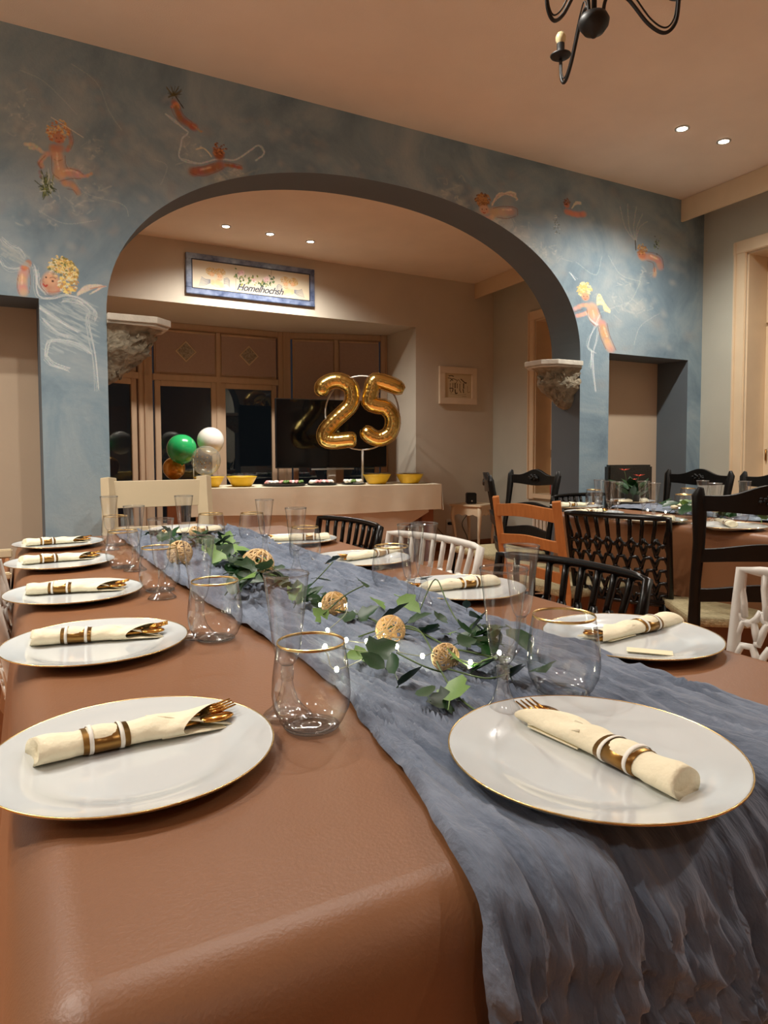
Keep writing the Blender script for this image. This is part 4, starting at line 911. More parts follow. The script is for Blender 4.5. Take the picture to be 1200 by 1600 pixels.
# ================================================================== CHAIRS (face local +y, back at y < 0)
def lattice_chair(name, mat, full=True):
    e = thing(name, '', 'chair'); W = .225; ZB, ZTp = .43, .80
    def bend(u, v):   # u -1..1, v 0..1 -> backrest point
        return Vector((u * (W - .012 * (1 - v)), -.20 - .075 * v + .032 * u * u, ZB + (ZTp - ZB) * v + (.004 * (1 - u * u) if v > .9 else 0)))
    fr = MB(); outer = [bend(u, 1) for u in np.linspace(-1, 1, 13)] 
    fr.tube([bend(-1, v) for v in np.linspace(0, 1, 6)] + outer[1:-1] + [bend(1, v) for v in np.linspace(1, 0, 6)], .011, 8, flat=1.3)
    fr.tube([bend(u, 0) for u in np.linspace(-1, 1, 13)], .010, 6)
    fr.build('back_frame', mat, parent=e)
    la = MB(); r = .0085
    def line(pts): la.tube([bend(max(-1, min(1, u)), max(0, min(1, v))) for u, v in pts], r, 6, flat=1.1)
    # upper row of tall fingers standing on rounded bases
    nF = 9; bot = .70
    for i in range(nF + 1):
        u = -1 + 2 * i / nF; s_ = (u * .10)
        line([(u, 1), (u * .97 + s_ * .2, .9), (u * .95, .8), (u * .93, bot + .015)])
    rows = [(.70, 9), (.555, 8), (.41, 9), (.265, 8), (.12, 9)]
    for k, (v0, n) in enumerate(rows):
        for i in range(n):
            u0 = -1 + 2 * i / n; u1 = u0 + 2 / n; uc = (u0 + u1) / 2; jt = random.uniform(-.015, .015)
            if k == 0: line([(u0, v0 + .06), (u0 + .04, v0 + .01), (uc, v0 - .025), (u1 - .04, v0 + .01), (u1, v0 + .06)])
            line([(u0, v0 - .13 + jt), (u0 + .03, v0 - .07), (uc - .05, v0 - .012), (uc + .05, v0 - .012), (u1 - .03, v0 - .07), (u1, v0 - .13 - jt)])
            if i and k < 4: line([(u0, v0 - .12), (u0 + jt, v0 - .15)])
    la.build('lattice', mat, parent=e)
    s_ = MB(); 
    s_.box(-.22, .22, -.20, .22, .435, .452, b=.006); s_.build('seat', mat, parent=e)
    for sx in (-1, 1):
        MB().tube([(sx * .19, .19, .435), (sx * .205, .215, 0)], [.017, .011], 8).build('leg', mat, parent=e)
        MB().tube([(sx * .20, -.185, .435), (sx * .215, -.25, 0)], [.017, .011], 8).build('leg', mat, parent=e)
    return e
def ladder_chair(name, mat, seatmat, style, H=.95, W=.43):
    e = thing(name, '', 'chair'); hw = W / 2
    def yb(z): return -.19 - (.085 * max(0, (z - .45)) / .5) ** 1.0
    for sx in (-1, 1):
        q = MB()
        if style == 'ornate':
            zs = [0, .2, .45, .6, .75, .85, H - .03, H]; xo = [0, 0, 0, .004, .001, .006, .014, .006]; rr = [.017, .019, .023, .020, .022, .026, .024, .010]
            q.tube([(sx * (hw + xo[i]), yb(zs[i]) - (.02 if i == 0 else 0), zs[i]) for i in range(len(zs))], rr, 8, flat=.75)
        else:
            w_ = .021 if style == 'slat' else .030
            P = [(sx * hw, -.22, 0), (sx * hw, -.19, .45), (sx * hw, yb(H), H)]
            q.tube(P, w_ * 1.3, 4, flat=.8, refup=(sx * .7, .7, 0))
        q.build('post', mat, parent=e, bevel=.003)
    def rail(zc, h, crest, amp, thick=.018, scal=0.0, bow=.02, name='back_rail'):
        n = 24; top = []; bot = []
        for i in range(n + 1):
            u = -1 + 2 * i / n; 
            t_ = crest * math.cos(u * PI / 2) ** 2 + (scal * math.cos(u * PI * 2.0) if scal else 0)
            b_ = amp * math.cos(u * PI / 2) - (scal * 1.2 * math.cos(u * PI) if scal else 0)
            top.append((u, zc + h / 2 + t_)); bot.append((u, zc - h / 2 + b_))
        vs = []
        for (u, zt), (_, zb) in zip(top, bot):
            y = yb(zc) - bow * (1 - u * u)
            vs += [(u * hw, y - thick / 2, zb), (u * hw, y + thick / 2, zb), (u * hw, y + thick / 2 + (yb(zt) - yb(zc)), zt), (u * hw, y - thick / 2 + (yb(zt) - yb(zc)), zt)]
        fs = []
        for i in range(n):
            for j in range(4): fs.append((i * 4 + j, i * 4 + (j + 1) % 4, (i + 1) * 4 + (j + 1) % 4, (i + 1) * 4 + j))
        fs += [(3, 2, 1, 0), (n * 4, n * 4 + 1, n * 4 + 2, n * 4 + 3)]
        return MB().add(vs, fs).build(name, mat, parent=e, bevel=.002)
    if style == 'ornate':
        cr = rail(.885, .058, .038, .004, .022, .006, .02, 'crest_rail'); rail(.70, .05, .022, .010); rail(.55, .05, .022, .010)
        k_ = MB()
        for i in range(16): 
            a = i * .9; k_.ball(Vector((math.cos(a) * .045 * (i / 16) ** .5, yb(.89) - .034, .905 + math.sin(a) * .016 * (i / 16) ** .5)), random.uniform(.006, .010), 8)
            k_.ball(Vector((math.cos(a) * .045 * (i / 16) ** .5, yb(.89) - .008, .905 + math.sin(a) * .016 * (i / 16) ** .5)), random.uniform(.006, .010), 8)
        o = k_.build('carving', mat, parent=cr); o['kind'] = 'stuff'
    elif style == 'slat':
        rail(H - .065, .062, .012, .014, .018); rail(H - .205, .052, .012, .014, .018); rail(H - .345, .052, .010, .012, .018)
    else:
        rail(H - .075, .12, .0, .0, .022, 0, 0); rail(H - .27, .10, 0, 0, .022, 0, 0); rail(H - .44, .06, 0, 0, .022, 0, 0)
    # seat
    s_ = MB(); P8 = [(-hw - .01, -.19), (hw + .01, -.19), (hw + .04, .20), (-hw - .04, .20)]
    vs = [(x, y, z) for z in (.425, .460) for x, y in P8]; s_.add(vs, [(3, 2, 1, 0), (4, 5, 6, 7), (0, 1, 5, 4), (1, 2, 6, 5), (2, 3, 7, 6), (3, 0, 4, 7)])
    s_.build('seat', seatmat, parent=e, bevel=.012)
    for sx in (-1, 1): MB().tube([(sx * (hw + .02), .185, .45), (sx * (hw + .03), .195, .3), (sx * (hw + .02), .20, 0)], [.022, .019, .014], 8).build('leg', mat, parent=e)
    MB().tube([(-hw - .02, .19, .20), (hw + .02, .19, .20)], .010, 6).tube([(-hw, -.2, .16), (hw, -.2, .16)], .010, 6).tube([(-hw, -.2, .22), (-hw - .02, .19, .22)], .010, 6).tube([(hw, -.2, .22), (hw + .02, .19, .22)], .010, 6).build('stretcher', mat, parent=e)
    return e
def back_at(once, n, t, rz, label, group, back=.27):
    """place a chair so that the top of its back stands over (n, t)"""
    f = Vector((-math.sin(rz), math.cos(rz), 0)); P = tf(n, t) + f * back
    return once.place((P.x, P.y, 0), rz, label, group)
def back_xy(once, x, y, rz, label, group, back=.27):
    f = Vector((-math.sin(rz), math.cos(rz), 0)); return once.place((x + f.x * back, y + f.y * back, 0), rz, label, group)
FACE_L = TA + PI / 2      # towards -n (chairs on the right side of a table)
FACE_R = TA - PI / 2      # towards +n (chairs on the left side of a table)
FACE_U = TA               # towards +u
FACE_D = TA + PI          # towards -u
lw = Once(lattice_chair('lattice_chair', 'white_plastic')); lb = Once(lattice_chair('lattice_chair', 'black'))
GL = 'white lattice-back chairs'; GB = 'black lattice-back chairs'
back_at(lw, 1.17, 1.83, FACE_L + .12, 'white plastic lattice-back chair at the right side of the foreground table', GL)
back_at(lb, 1.17, 2.45, FACE_L + .12, 'black plastic lattice-back chair at the far right of the foreground table', GB)
back_at(lb, 1.20, 1.26, FACE_L + .12, 'black lattice-back chair nearest on the right of the foreground table, behind the flutes', GB)
back_at(lw, 1.53, .79, FACE_L + .05, 'white plastic lattice-back chair cut by the right edge of the photo', GL)
back_at(lw, -.085, 1.80, FACE_R, 'white plastic lattice-back chair cut by the left edge of the photo', GL)
back_xy(lb, .97, 2.90, -math.radians(42), 'glossy black lattice-back chair seen from behind at the second table', GB)
back_at(lb, 3.05, 3.17, FACE_D, 'black lattice-back chair at the far end of the second table, by the blue pillar', GB)
orn = Once(ladder_chair('ornate_ladder_chair', 'blackwood', 'rush', 'ornate'))
GO = 'black carved ladder-back chairs'
back_xy(orn, 1.345, 2.40, -math.radians(10), 'black carved ladder-back chair with rush seat nearest the camera, at right', GO, .26)
back_at(orn, 3.80, 2.90, FACE_L, 'black carved ladder-back chair behind the second table, beside the blue wall', GO, .26)
back_at(orn, 3.80, 2.36, FACE_L, 'black carved ladder-back chair behind the second table, cut by the right edge', GO, .26)
back_xy(orn, .953, 4.40, FACE_L, 'black carved ladder-back chair behind the orange wooden chair, right one of two', GO, .26)
back_xy(orn, .60, 3.83, -math.radians(97), 'black carved ladder-back chair behind the orange wooden chair, left one of two', GO, .26)
sl = Once(ladder_chair('slat_back_chair', 'orange', 'rush', 'slat', .86, .40))
back_xy(sl, .64, 3.12, FACE_R + .05, 'orange-brown wooden chair with three curved back slats between the tables', None, .26)
cr = Once(ladder_chair('wooden_chair', 'creamchair', 'creamchair', 'wide', .965, .42))
back_at(cr, .56, 3.24, FACE_D, 'cream painted wooden chair at the far head of the foreground table', None, .26)
P = tf(-.22, 2.72); e = thing('wooden_crate', 'brown wooden box with cream top rail beside the far left table corner', 'box', (P.x, P.y, 0), TA)
q = MB()
for z in (0.02, .25, .48): q.box(-.18, -.165, -.25, .25, z, z + .20, b=.003).box(.165, .18, -.25, .25, z, z + .20, b=.003)
q.build('side_panel', 'sidewood', parent=e); MB().box(-.165, .165, -.25, -.235, .02, .68).build('end_panel', 'sidewood', parent=e); MB().box(-.165, .165, .235, .25, .02, .68).build('end_panel', 'sidewood', parent=e)
MB().box(-.18, .18, -.25, .25, 0, .02).build('bottom', 'sidewood', parent=e); MB().box(-.19, .19, .235, .265, .68, .712, b=.004).box(-.19, .19, -.265, -.235, .68, .70, b=.004).build('top_rail', 'creamchair', parent=e)
# leather chair
P = Vector((1.66, 4.34, 0)); e = thing('leather_chair', 'dark leather high-back dining chair before the beige niche', 'chair', (P.x, P.y, 0), FACE_D - .35)
MB().box(-.155, .155, -.26, -.19, .42, .98, b=.012).build('backrest', 'leather', parent=e); MB().box(-.19, .19, -.22, .22, .40, .49, b=.02).build('seat', 'leather', parent=e)
for sx in (-1, 1):
    for y in (-.2, .18): MB().box(sx * .17 - .018, sx * .17 + .018, y - .018, y + .018, 0, .41, b=.003).build('leg', 'blackwood', parent=e)

# ================================================================== INNER ROOM
BA = math.radians(17.2); BO = Vector((-1.97, 5.86, 0)); BL = 2.63; BDp = .58
e = thing('buffet_table', 'wooden buffet table behind the arch under white paper cloths', 'table', BO, BA)
MB().box(.02, BL - .02, .02, BDp, TOP - .04, TOP - .004, b=.006).build('tabletop', 'tablewood', parent=e)
for x in (.10, BL - .17):
    for y in (.04, BDp - .14): MB().box(x, x + .12, y, y + .10, 0, TOP - .04, b=.006).build('leg', 'tablewood', parent=e)
def wavy_drop(x0, x1, y, z1, z0f, amp, n=60):
    vs = []; 
    for i in range(n + 1):
        x = x0 + (x1 - x0) * i / n
        for k in range(5):
            t = k / 4; vs.append((x, y - amp * t * (1 + .8 * math.sin(x * 9) + .4 * math.sin(x * 23)), z1 + (z0f(x) - z1) * t))
    return vs, [(i * 5 + k, (i + 1) * 5 + k, (i + 1) * 5 + k + 1, i * 5 + k + 1) for i in range(n) for k in range(4)]
c1 = MB(); zt = TOP + .003
c1.add([(.30, -.012, zt), (BL + .012, -.012, zt), (BL + .012, BDp + .01, zt), (.30, BDp + .01, zt)], [(0, 1, 2, 3)])
c1.add(*wavy_drop(.30, BL + .012, -.012, zt, lambda x: .50 + .01 * math.sin(x * 3), .008), 0, True)
c1.add([(BL + .012, -.012, zt), (BL + .012, BDp + .01, zt), (BL + .03, BDp + .01, .5), (BL + .03, -.02, .5)], [(0, 1, 2, 3)])
o = c1.build('paper_cloth', 'buffet', loc=BO, rot=BA); tag(o, 'white paper cloth over the buffet table, upper layer', 'tablecloth')
c2 = MB(); c2.add(*wavy_drop(.34, BL - .12, -.006, TOP - .02, lambda x: .20 if x < 2.0 else .20 + (x - 2.0) * .56, .004), 0, True)
c2.build('paper_cloth', 'buffet2', loc=BO, rot=BA); tag(bpy.context.scene.collection.objects[-1], 'blush paper cloth hanging lower beneath the white cloth of the buffet', 'tablecloth')
def on_buffet(px, z=TOP + .005, dy=.18):
    nrm = Vector((-math.sin(BA), math.cos(BA), 0)); d = ray(px, 760); d.z = 0
    t = (BO + nrm * dy).dot(nrm) / d.dot(nrm); P = d * t; return Vector((P.x, P.y, z))
def bowl(px, label, dy):
    P = on_buffet(px, dy=dy); e = thing('serving_bowl', label, 'bowl', P, BA, 'yellow serving bowls')
    MB().lathe([(.0001, .003), (.085, .003), (.098, .02), (.135, .088), (.138, .088), (.137, .092), (.131, .090), (.094, .022), (.083, .008), (.0001, .008)], 36).build('bowl', 'yellow', parent=e)
    vs = []; q = MB(); n = 20; pr = []
    for i, r in enumerate((.139, .10, .05, .0005)):
        for j in range(n): a = 2 * PI * j / n; vs.append((math.cos(a) * r, math.sin(a) * r, .093 + random.uniform(-.003, .004) + (.004 * (3 - i))))
    q.add(vs, [(i * n + j, i * n + (j + 1) % n, (i + 1) * n + (j + 1) % n, (i + 1) * n + j) for i in range(3) for j in range(n)], 0, True); q.build('cling_film', 'film', parent=e)
    return e
bowl(327, 'yellow bowl under the white balloon, leftmost of four', .20); bowl(378, 'yellow bowl second from the left on the buffet', .20)
bowl(589, 'yellow bowl at the foot of the gold number balloons', .2); bowl(640, 'yellow bowl at the right end of the buffet', .2)
def roll_item(px, dy, z, mat, sz, label, grp):
    P = on_buffet(px, z, dy); o = MB().tube([(-sz, 0, 0), (-sz * .4, 0, sz * .25), (sz * .5, 0, sz * .2), (sz, 0, 0)], [sz * .35, sz * .62, sz * .55, sz * .25], 8).ball(Vector((sz * .2, sz * .2, sz * .4)), sz * .5, 8).build('wrapped_snack', mat, loc=P, rot=random.uniform(0, 6)); return tag(o, label, 'food', grp)
for a, b, nm in [(408, 480, 'left'), (478, 528, 'middle'), (532, 572, 'right')]:
    Pc = on_buffet((a + b) / 2, TOP + .004, .22); w_ = (b - a) * .0029
    o = MB().lathe([(.0001, .004), (w_ * .85, .004), (w_, .016), (w_ + .004, .016), (w_ * .88, 0), (.0001, 0)], 32).build('serving_tray', 'tray', loc=Pc); tag(o, f'dark round tray of wrapped snacks, {nm} one of three on the buffet', 'tray', 'trays on the buffet')
    nI = 11 if nm == 'left' else 8
    for k in range(nI):
        px = a + 7 + (b - a - 14) * (k + .5) / nI; mat = random.choice(['pink', 'pink', 'white', 'foodgreen'] if nm == 'left' else (['white', 'pink', 'tray'] if nm == 'middle' else ['white', 'white', 'foodgreen']))
        for q, dy in enumerate((.14, .24)):
            col = {'pink': 'pink', 'white': 'white', 'foodgreen': 'green', 'tray': 'black'}[mat]
            roll_item(px + random.uniform(-2, 2), dy, TOP + .032, mat, .026, f'small {col} wrapped snack on the {nm} tray of the buffet', 'wrapped snacks on the buffet trays')
# latex balloons
def balloon(px, py, r, mat, label, y):
    P = at_depth(px, py, y); e = thing('round_balloon', label, 'balloon', P, 0, 'round balloons on the buffet')
    pr = [(r * math.sin(PI * i / 18) * (1 - .05 * math.cos(PI * i / 18)), -r * 1.04 * math.cos(PI * i / 18)) for i in range(19)]; pr[0] = (.0005, -r * 1.08); pr[-1] = (.0005, r * 1.03)
    MB().lathe(pr, 32).build('skin', mat, parent=e); MB().lathe([(.004, -r * 1.06), (.009, -r * 1.12), (.002, -r * 1.13)], 10).build('knot', mat, parent=e)
    return e
yb_ = 6.22
balloon(284, 702, .130, 'bgreen', 'green round balloon beside the white balloon', yb_ - .05); balloon(329, 689, .122, 'bwhite', 'white round balloon, topmost of the cluster', yb_ + .12)
bc = balloon(322, 720, .128, 'bclear', 'clear round balloon with gold confetti, lowest right of the cluster', yb_ - .14); balloon(272, 732, .100, 'bgold', 'gold round balloon, lowest left of the cluster', yb_ + .1)
Ps_ = at_depth(302, 712, yb_ + .02); e = thing('balloon_stick', 'thin white stick carrying the round balloon cluster on the buffet', 'stand', (Ps_.x, Ps_.y, TOP + .004))
MB().tube([(0, 0, 0), (0, 0, Ps_.z - TOP)], .004, 8).build('rod', 'ring', parent=e); MB().lathe([(.0001, .008), (.05, .006), (.055, 0), (.0001, 0)], 20).build('base', 'ring', parent=e)
cf = MB()
for k in range(46):
    a = Vector((random.gauss(0, 1), random.gauss(-.4, 1), random.gauss(0, 1))).normalized() * .1265; x = a.orthogonal().normalized() * .005; y = a.cross(x).normalized() * .005
    cf.add([a - x - y, a + x - y, a + x + y, a - x + y], [(0, 1, 2, 3)])
o = cf.build('confetti', 'confetti', parent=bc, solid=.0005); o['kind'] = 'stuff'
# number balloons on a ring stand
YN = 6.62; SC = YN / F
def foil(path, r, label, name, yoff):
    c = at_depth(568, 645, YN + yoff); pts = []
    P = spline([(x, 0, y) for x, y in path], 9); n = len(P); rr = []
    for i, p in enumerate(P):
        t = i / (n - 1); e_ = min(1, min(t, 1 - t) * 16 + .0); rr.append(r * (max(.12, math.sin(e_ * PI / 2)) ** .5) * (1 + .012 * math.sin(i * 1.7) + .01 * math.sin(i * 3.1)))
        pts.append(((p.x - 568) * SC, 0.0, -(p.z - 645) * SC))
    e = thing(name, label, 'balloon', c, math.radians(4), 'gold number balloons')
    MB().tube(pts, rr, 20, flat=.85, refup=(0, 1, 0)).build('body', 'foil', parent=e, subsurf=1)
    sm = MB(); L_ = len(pts)
    # crimped seam around the outline
    for sgn in (-1, 1):
        q = []
        for i in range(L_):
            a = Vector(pts[max(0, i - 1)]); b = Vector(pts[min(L_ - 1, i + 1)]); t = (b - a).normalized(); nn = Vector((-t.z, 0, t.x)) * sgn
            q.append(Vector(pts[i]) + nn * (rr[i] * .84 + .004 + .003 * (i % 2)))
        sm.tube(q, .0045, 4)
    sm.build('seam', 'foil', parent=e)
    tb = MB().box(-.01, .01, -.002, .002, 0, .03).build('tab', 'foil', parent=e, loc=Vector(pts[0]) + Vector((-.03, 0, .06)))
    return e
foil([(505, 619), (505, 605), (517, 597), (532, 596), (547, 604), (551, 619), (547, 634), (533, 648), (519, 661), (508, 675), (509, 686), (522, 689), (545, 687), (557, 687)], .0825, 'shiny gold foil numeral two balloon, the left digit, on a ring stand', 'number_balloon', 0)
foil([(631, 611), (612, 602), (592, 596), (584, 598), (580, 612), (577, 628), (588, 634), (602, 637), (612, 649), (613, 665), (606, 679), (592, 685), (578, 680), (567, 668)], .0825, 'shiny gold foil numeral five balloon, the right digit, on a ring stand', 'number_balloon', -.02)
c = at_depth(566, 646, YN + .07); zc = c.z; hgt = zc - TOP
e = thing('balloon_stand', 'white ring stand with pole holding the gold number balloons', 'stand', (c.x, c.y, TOP + .004), math.radians(4))
MB().tube([(math.cos(a) * .357, 0, hgt + math.sin(a) * .357) for a in [2 * PI * i / 64 for i in range(64)]], .008, 8, closed=True).build('ring', 'ring', parent=e)
MB().tube([(0, 0, .01), (0, 0, hgt - .357)], .011, 10).build('pole', 'ring', parent=e); MB().lathe([(.0001, .014), (.09, .012), (.095, .004), (.095, 0), (.0001, 0)], 28).build('base', 'ring', parent=e)
# television on a pedestal
Pl = at_depth(431, 690, 6.85); Pr = at_depth(604, 690, 7.35); ang = math.atan2((Pr - Pl).y, (Pr - Pl).x); wv = (Pr - Pl).length
zt_ = at_depth(431, 622, 6.85).z; zb_ = at_depth(431, 732, 6.85).z
e = thing('television', 'large black television behind the gold number balloons', 'television', (Pl.x, Pl.y, 0), ang)
MB().box(0, wv, 0, .035, zb_, zt_, b=.004).build('housing', 'darkplastic', parent=e); MB().box(.008, wv - .008, -.003, 0, zb_ + .012, zt_ - .008).build('screen', 'screen', parent=e)
MB().box(wv * .30, wv * .68, -.03, .0, zb_ - .022, zb_ - .006, b=.003).build('soundbar', 'silver', parent=e)
MB().box(wv * .5 - .045, wv * .5 + .045, .04, .08, .02, zb_ + .2, b=.005).build('pedestal_post', 'ring', parent=e)
MB().box(wv * .5 - .25, wv * .5 + .25, -.12, .25, 0, .02, b=.005).build('pedestal_base', 'ring', parent=e)
# tiled sign
def on_back(px, py, y=0): x, z, _ = hit_plane(px, py, PB, AB, y); return x, z
sx0, sz0 = on_back(290, 459); sx1, sz1 = on_back(490, 480); _, szt = on_back(290, 393); _, szt2 = on_back(490, 424)
zlo, zhi = (sz0 + sz1) / 2, (szt + szt2) / 2; sw = sx1 - sx0; sh = zhi - zlo
e = thing('tile_sign', 'framed tile picture of angels and roses with script lettering', 'sign', PB + Matrix.Rotation(AB, 3, 'Z') @ Vector((sx0, -.001, zlo)), AB)
bw = .055; fr = MB().box(0, sw, -.030, 0, 0, bw, b=.004).box(0, sw, -.030, 0, sh - bw, sh, b=.004).box(0, bw, -.030, 0, bw, sh - bw, b=.004).box(sw - bw, sw, -.030, 0, bw, sh - bw, b=.004); fr.build('frame', 'frameblue', parent=e)
MB().box(bw - .008, sw - bw + .008, -.032, -.029, bw - .008, bw, b=.001).box(bw - .008, sw - bw + .008, -.032, -.029, sh - bw, sh - bw + .008).box(bw - .008, bw, -.032, -.029, bw, sh - bw).box(sw - bw, sw - bw + .008, -.032, -.029, bw, sh - bw).build('inner_border', 'ink', parent=e)
iw, ih = sw - 2 * bw, sh - 2 * bw; RS = 520; tv = Canvas(int(iw * RS), int(ih * RS), (214, 200, 174), 1.0)
def td(u, v, r, col, al=.7, hard=.3): tv.dab(u * iw * RS, (1 - v) * ih * RS, r * RS, r * RS, col, al, hard)
def ts(pts, r, col, al=.7):
    P = spline([(a, b, 0) for a, b in pts], 8)
    for i in range(len(P) - 1):
        for j in range(3): p = P[i].lerp(P[i + 1], j / 3); td(p.x, p.y, r, col, al)
for cu, d in ((.20, 1), (.80, -1)):
    for _ in range(140): 
        a = random.uniform(0, 6.28); q = random.random() ** .5 * .045; col = random.choice([(206, 150, 60), (180, 120, 50), (226, 180, 100)])
        td(cu + d * -.055 + math.cos(a) * q * .9, .36 + math.sin(a) * q * 3.2, .006, col, .5); td(cu + d * .02 + math.cos(a) * q, .34 + math.sin(a) * q * 3.0, .006, col, .5)
    for (du, v, r) in ((-.045, .46, .028), (.018, .50, .034), (.0, .72, .04), (.03, .80, .03), (-.04, .74, .03)): td(cu + d * du, v, r, (232, 176, 128), .85, .4)
    for k in range(7): ts([(cu - d * .06, .66 + k * .02), (cu - d * .10, .66 + k * .035), (cu - d * (.13 + k * .004), .60 + k * .05)], .0028, (84, 92, 118), .75); ts([(cu + d * .05, .58 + k * .03), (cu + d * .08, .52 + k * .04), (cu + d * (.10), .62 + k * .04)], .0024, (90, 98, 120), .75)
    for s_ in ((-.055, .50), (-.038, .50), (.008, .52), (.028, .52)): td(cu + d * s_[0], s_[1], .004, (120, 80, 60), .8)
    ts([(cu + d * .0, .62), (cu + d * .02, .64), (cu + d * .035, .62)], .002, (190, 100, 80), .8); ts([(cu - d * .05, .80), (cu, .90), (cu + d * .06, .86)], .003, (214, 160, 120), .7)
for k in range(70):
    u = .34 + .34 * random.random(); v = .33 + .25 * math.sin((u - .34) * 9) * .5 + random.gauss(0, .10) + .1; ts([(u, v), (u + random.uniform(-.012, .012), v + random.uniform(-.06, .06))], random.uniform(.004, .009), random.choice([(84, 112, 44), (60, 84, 34), (140, 142, 60)]), .7)
for u, v in ((.385, .30), (.50, .52), (.60, .42), (.62, .36), (.405, .26)):
    for k in range(9): a = k * .7; td(u + math.cos(a) * .012, v + math.sin(a) * .06, .014, random.choice([(238, 200, 204), (226, 170, 180), (246, 224, 222)]), .6)
    td(u, v, .006, (206, 130, 140), .7)
tim = image_mat('tile_paint', tv.image('tile'), .45)
for k, (a, b) in enumerate(((0, .35), (.35, .655), (.655, 1))):
    MB().box(bw + iw * a + .0012, bw + iw * b - .0012, -.026, -.012, bw + .001, sh - bw - .001).build('tile', [tim], parent=e, uv=lambda c: ((c.x - bw) / iw, (c.z - bw) / ih))
cu = bpy.data.curves.new('lettering', 'FONT'); cu.body = 'Homelhochsh'; cu.size = .085; cu.shear = .45; cu.extrude = .0005; cu.offset = .0016; cu.space_character = .92; cu.materials.append(mt['ink'])
o = bpy.data.objects.new('lettering_curve', cu); C.objects.link(o); bpy.context.view_layer.update()
me_ = bpy.data.meshes.new_from_object(o.evaluated_get(bpy.context.evaluated_depsgraph_get())); bpy.data.objects.remove(o)
o = bpy.data.objects.new('lettering', me_); C.objects.link(o); o.parent = e; o.location = (bw + iw * .355, -.0268, bw + ih * .09); o.rotation_euler = (PI / 2, 0, 0)
# small framed print
fx0, fz0 = on_back(685, 631); fx1, fz1 = on_back(743, 635); _, fzt = on_back(686, 572)
fw, fh = fx1 - fx0, fzt - fz0
e = thing('framed_print', 'small line drawing of a house in a wide cream frame on the wall', 'picture', PB + Matrix.Rotation(AB, 3, 'Z') @ Vector((fx0, -.001, fz0)), AB)
b_ = .07; MB().box(0, fw, -.028, 0, 0, b_, b=.003).box(0, fw, -.028, 0, fh - b_, fh, b=.003).box(0, b_, -.028, 0, b_, fh - b_, b=.003).box(fw - b_, fw, -.028, 0, b_, fh - b_, b=.003).build('frame', 'framecream', parent=e)
pv = Canvas(240, 240, (206, 186, 150), 1.0)
def pl(pts, r, al=.8):
    P = spline([(x, y, 0) for x, y in pts], 5)
    for i in range(len(P) - 1):
        for j in range(4): p = P[i].lerp(P[i + 1], j / 4); pv.dab(p.x * 240, (1 - p.y) * 240, r, r, (70, 48, 30), al, .3)
for pts, r in [([(.15, .12), (.25, .1), (.32, .13)], 5), ([(.12, .2), (.22, .22), (.3, .3)], 4), ([(.2, .33), (.3, .22), (.45, .28)], 4), ([(.42, .4), (.5, .25), (.6, .38)], 3), ([(.6, .22), (.75, .36), (.8, .36)], 6), ([(.2, .42), (.2, .7), (.25, .8)], 3), ([(.3, .4), (.3, .58)], 4), ([(.38, .4), (.38, .6)], 6), ([(.46, .42), (.46, .6)], 4), ([(.56, .42), (.56, .66)], 4), ([(.7, .4), (.7, .6)], 6), ([(.18, .62), (.3, .62), (.28, .76)], 5), ([(.38, .66), (.4, .82), (.46, .8)], 6), ([(.55, .66), (.6, .78)], 4), ([(.68, .64), (.7, .78)], 5), ([(.2, .84), (.5, .88), (.8, .84)], 2), ([(.65, .93), (.8, .93)], 2), ([(.85, .5), (.86, .75), (.95, .72)], 2), ([(.15, .45), (.8, .40)], 1.5), ([(.15, .62), (.8, .60)], 1.5)]: pl(pts, r)
MB().box(b_, fw - b_, -.016, -.008, b_, fh - b_).build('drawing', [image_mat('drawing_paint', pv.image('drawing'), .7)], parent=e, uv=lambda c: ((c.x - b_) / (fw - 2 * b_), (c.z - b_) / (fh - 2 * b_)))
# side table with curved legs
P = Vector((.945, 7.18, 0)); e = thing('side_table', 'small cream side table with curved legs and a drawer', 'side table', P, math.radians(52)); hs = .17; TH_ = .518
MB().box(-hs - .02, hs + .02, -hs - .02, hs + .02, TH_ - .022, TH_, b=.006).build('top', 'cream', parent=e)
for k in range(4):
    a = k * PI / 2; pr = [(-hs + .03, TH_ - .022), (-hs + .03, TH_ - .12), (-hs * .5, TH_ - .10), (-hs * .2, TH_ - .115), (0, TH_ - .10), (hs * .2, TH_ - .115), (hs * .5, TH_ - .10), (hs - .03, TH_ - .12), (hs - .03, TH_ - .022)]
    ap = MB().prism(pr, -hs, -hs + .015, 0, Matrix.Rotation(a, 4, 'Z')).build('drawer' if k == 0 else 'apron', 'cream', parent=e)
    if k == 0: MB().ball(Vector((0, -hs - .012, TH_ - .065)), .012, 10).build('knob', 'cream', parent=ap)
for sx in (-1, 1):
    for sy in (-1, 1): MB().tube([(sx * (hs - .015), sy * (hs - .015), TH_ - .02), (sx * (hs - .008), sy * (hs - .008), TH_ - .14), (sx * (hs - .03), sy * (hs - .03), .2), (sx * (hs - .03), sy * (hs - .03), .08), (sx * (hs - .005), sy * (hs - .005), 0)], [.024, .022, .015, .012, .016], 8).build('leg', 'cream', parent=e)
Ps = at_depth(736, 784, 7.18); e = thing('speaker', 'small black box speaker on the cream side table', 'speaker', (Ps.x, Ps.y, TH_ + .0005), math.radians(5))
MB().box(-.05, .05, -.05, .05, 0, .115, b=.008).build('cabinet', 'speaker', parent=e); MB().lathe([(.0001, .001), (.008, .001), (.009, 0), (.0001, -.001)], 12, T=Matrix.Translation((0, -.051, .03)) @ Matrix.Rotation(PI / 2, 4, 'X')).build('button', 'silver', parent=e)
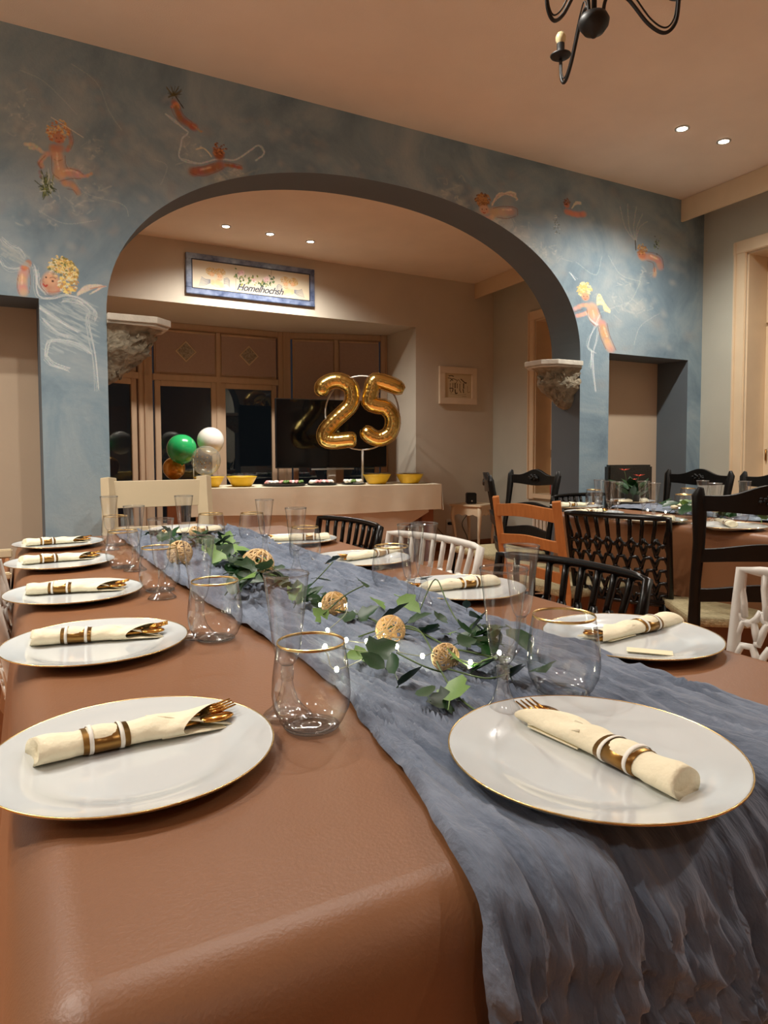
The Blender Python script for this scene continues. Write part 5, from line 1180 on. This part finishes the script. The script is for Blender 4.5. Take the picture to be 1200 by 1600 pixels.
o = MB().tube(spline([(Ps.x + .02, 7.26, .44), (Ps.x - .08, 7.30, .30), (Ps.x - .02, 7.32, .12), (Ps.x - .12, 7.30, .02), (Ps.x - .35, 7.30, .25)], 6), .004, 6).build('power_cord', 'darkplastic'); tag(o, 'thin black cord hanging behind the cream side table', 'cord')
sxk, szk = on_back(701, 818); e = thing('wall_socket', 'white wall socket with black plug left of the side table', 'socket', PB + Matrix.Rotation(AB, 3, 'Z') @ Vector((sxk, -.001, szk)), AB)
MB().box(-.04, .04, -.012, 0, -.11, .05, b=.004).build('plate', 'white_plastic', parent=e); MB().box(-.028, .03, -.05, -.012, -.012, .018, b=.006).build('plug', 'darkplastic', parent=e)
# radiator and candles under the inner window
e = thing('radiator', 'white column radiator under the inner window behind the orange chair', 'radiator', C0, AR)
for k in range(14): x = W2a + .1 + k * .058; MB().box(x, x + .034, .03, .09, .10, .50, b=.008).build('column', 'radiator', parent=e)
MB().box(W2a + .08, W2a + .1 + 14 * .058, .045, .075, .11, .14).box(W2a + .08, W2a + .1 + 14 * .058, .045, .075, .46, .49).build('manifold', 'radiator', parent=e)
for k in (0, 1):
    Pq = C0 + Matrix.Rotation(AR, 3, 'Z') @ Vector((1.72 + k * .06, -.03, .634)); e = thing('candle', ['red glass candle on the inner window sill, nearer one', 'red glass candle on the inner window sill, farther one'][k], 'candle', Pq)
    MB().lathe([(.0001, 0), (.018, 0), (.018, .09), (.010, .12), (.0001, .12)], 16).build('holder', 'red', parent=e); MB().tube([(0, 0, .12), (0, 0, .135)], .0015, 5).build('wick', 'darkplastic', parent=e)

# ================================================================== CHANDELIER
HP = at_depth(928, 36, 2.15); e = thing('chandelier', 'black wrought iron chandelier with candle bulbs hanging from the ceiling', 'chandelier', HP, 0)
r_ = .046
MB().lathe([(.0001, -.046), (.007, -.043), (.012, -.036), (.03, -.028), (.043, -.010), (.046, .006), (.038, .022), (.018, .030), (.012, .034), (.0001, .034)], 32).build('hub', 'iron', parent=e)
MB().tube([(0, 0, .03), (0, 0, CEIL - HP.z)], .008, 8).build('rod', 'iron', parent=e)
MB().lathe([(.0001, -.03), (.03, -.025), (.055, 0), (.0001, 0)], 24, T=Matrix.Translation((0, 0, CEIL - HP.z))).build('canopy', 'iron', parent=e)
for k in range(3):
    a = math.radians(100 + 120 * k); ca, sa = math.cos(a), math.sin(a)
    def q(r, z): return (ca * r, sa * r, z)
    arm = MB().tube(spline([q(.026, .022), q(.034, .062), q(.06, .078), q(.10, .045), q(.155, -.035), q(.200, -.070), q(.230, -.045), q(.238, .024)], 8), .0055, 8).build('arm', 'iron', parent=e)
    MB().tube(spline([q(.050, .078), q(.07, .105), q(.11, .060), q(.160, -.020), q(.200, -.055), q(.224, -.036), q(.232, .020)], 8), .0025, 6).build('scroll', 'iron', parent=arm)
    T = Matrix.Translation(q(.238, .022))
    MB().lathe([(.0001, 0), (.020, .002), (.033, .010), (.035, .014), (.020, .008), (.0001, .006)], 24, T=T).build('drip_cup', 'iron', parent=arm)
    MB().lathe([(.013, .006), (.013, .052), (.0001, .052)], 16, T=T).build('candle_sleeve', 'iron', parent=arm)
    MB().lathe([(.011, .050), (.0165, .062), (.0172, .074), (.012, .086), (.0001, .092)], 18, T=T).build('bulb', 'bulboff', parent=arm)
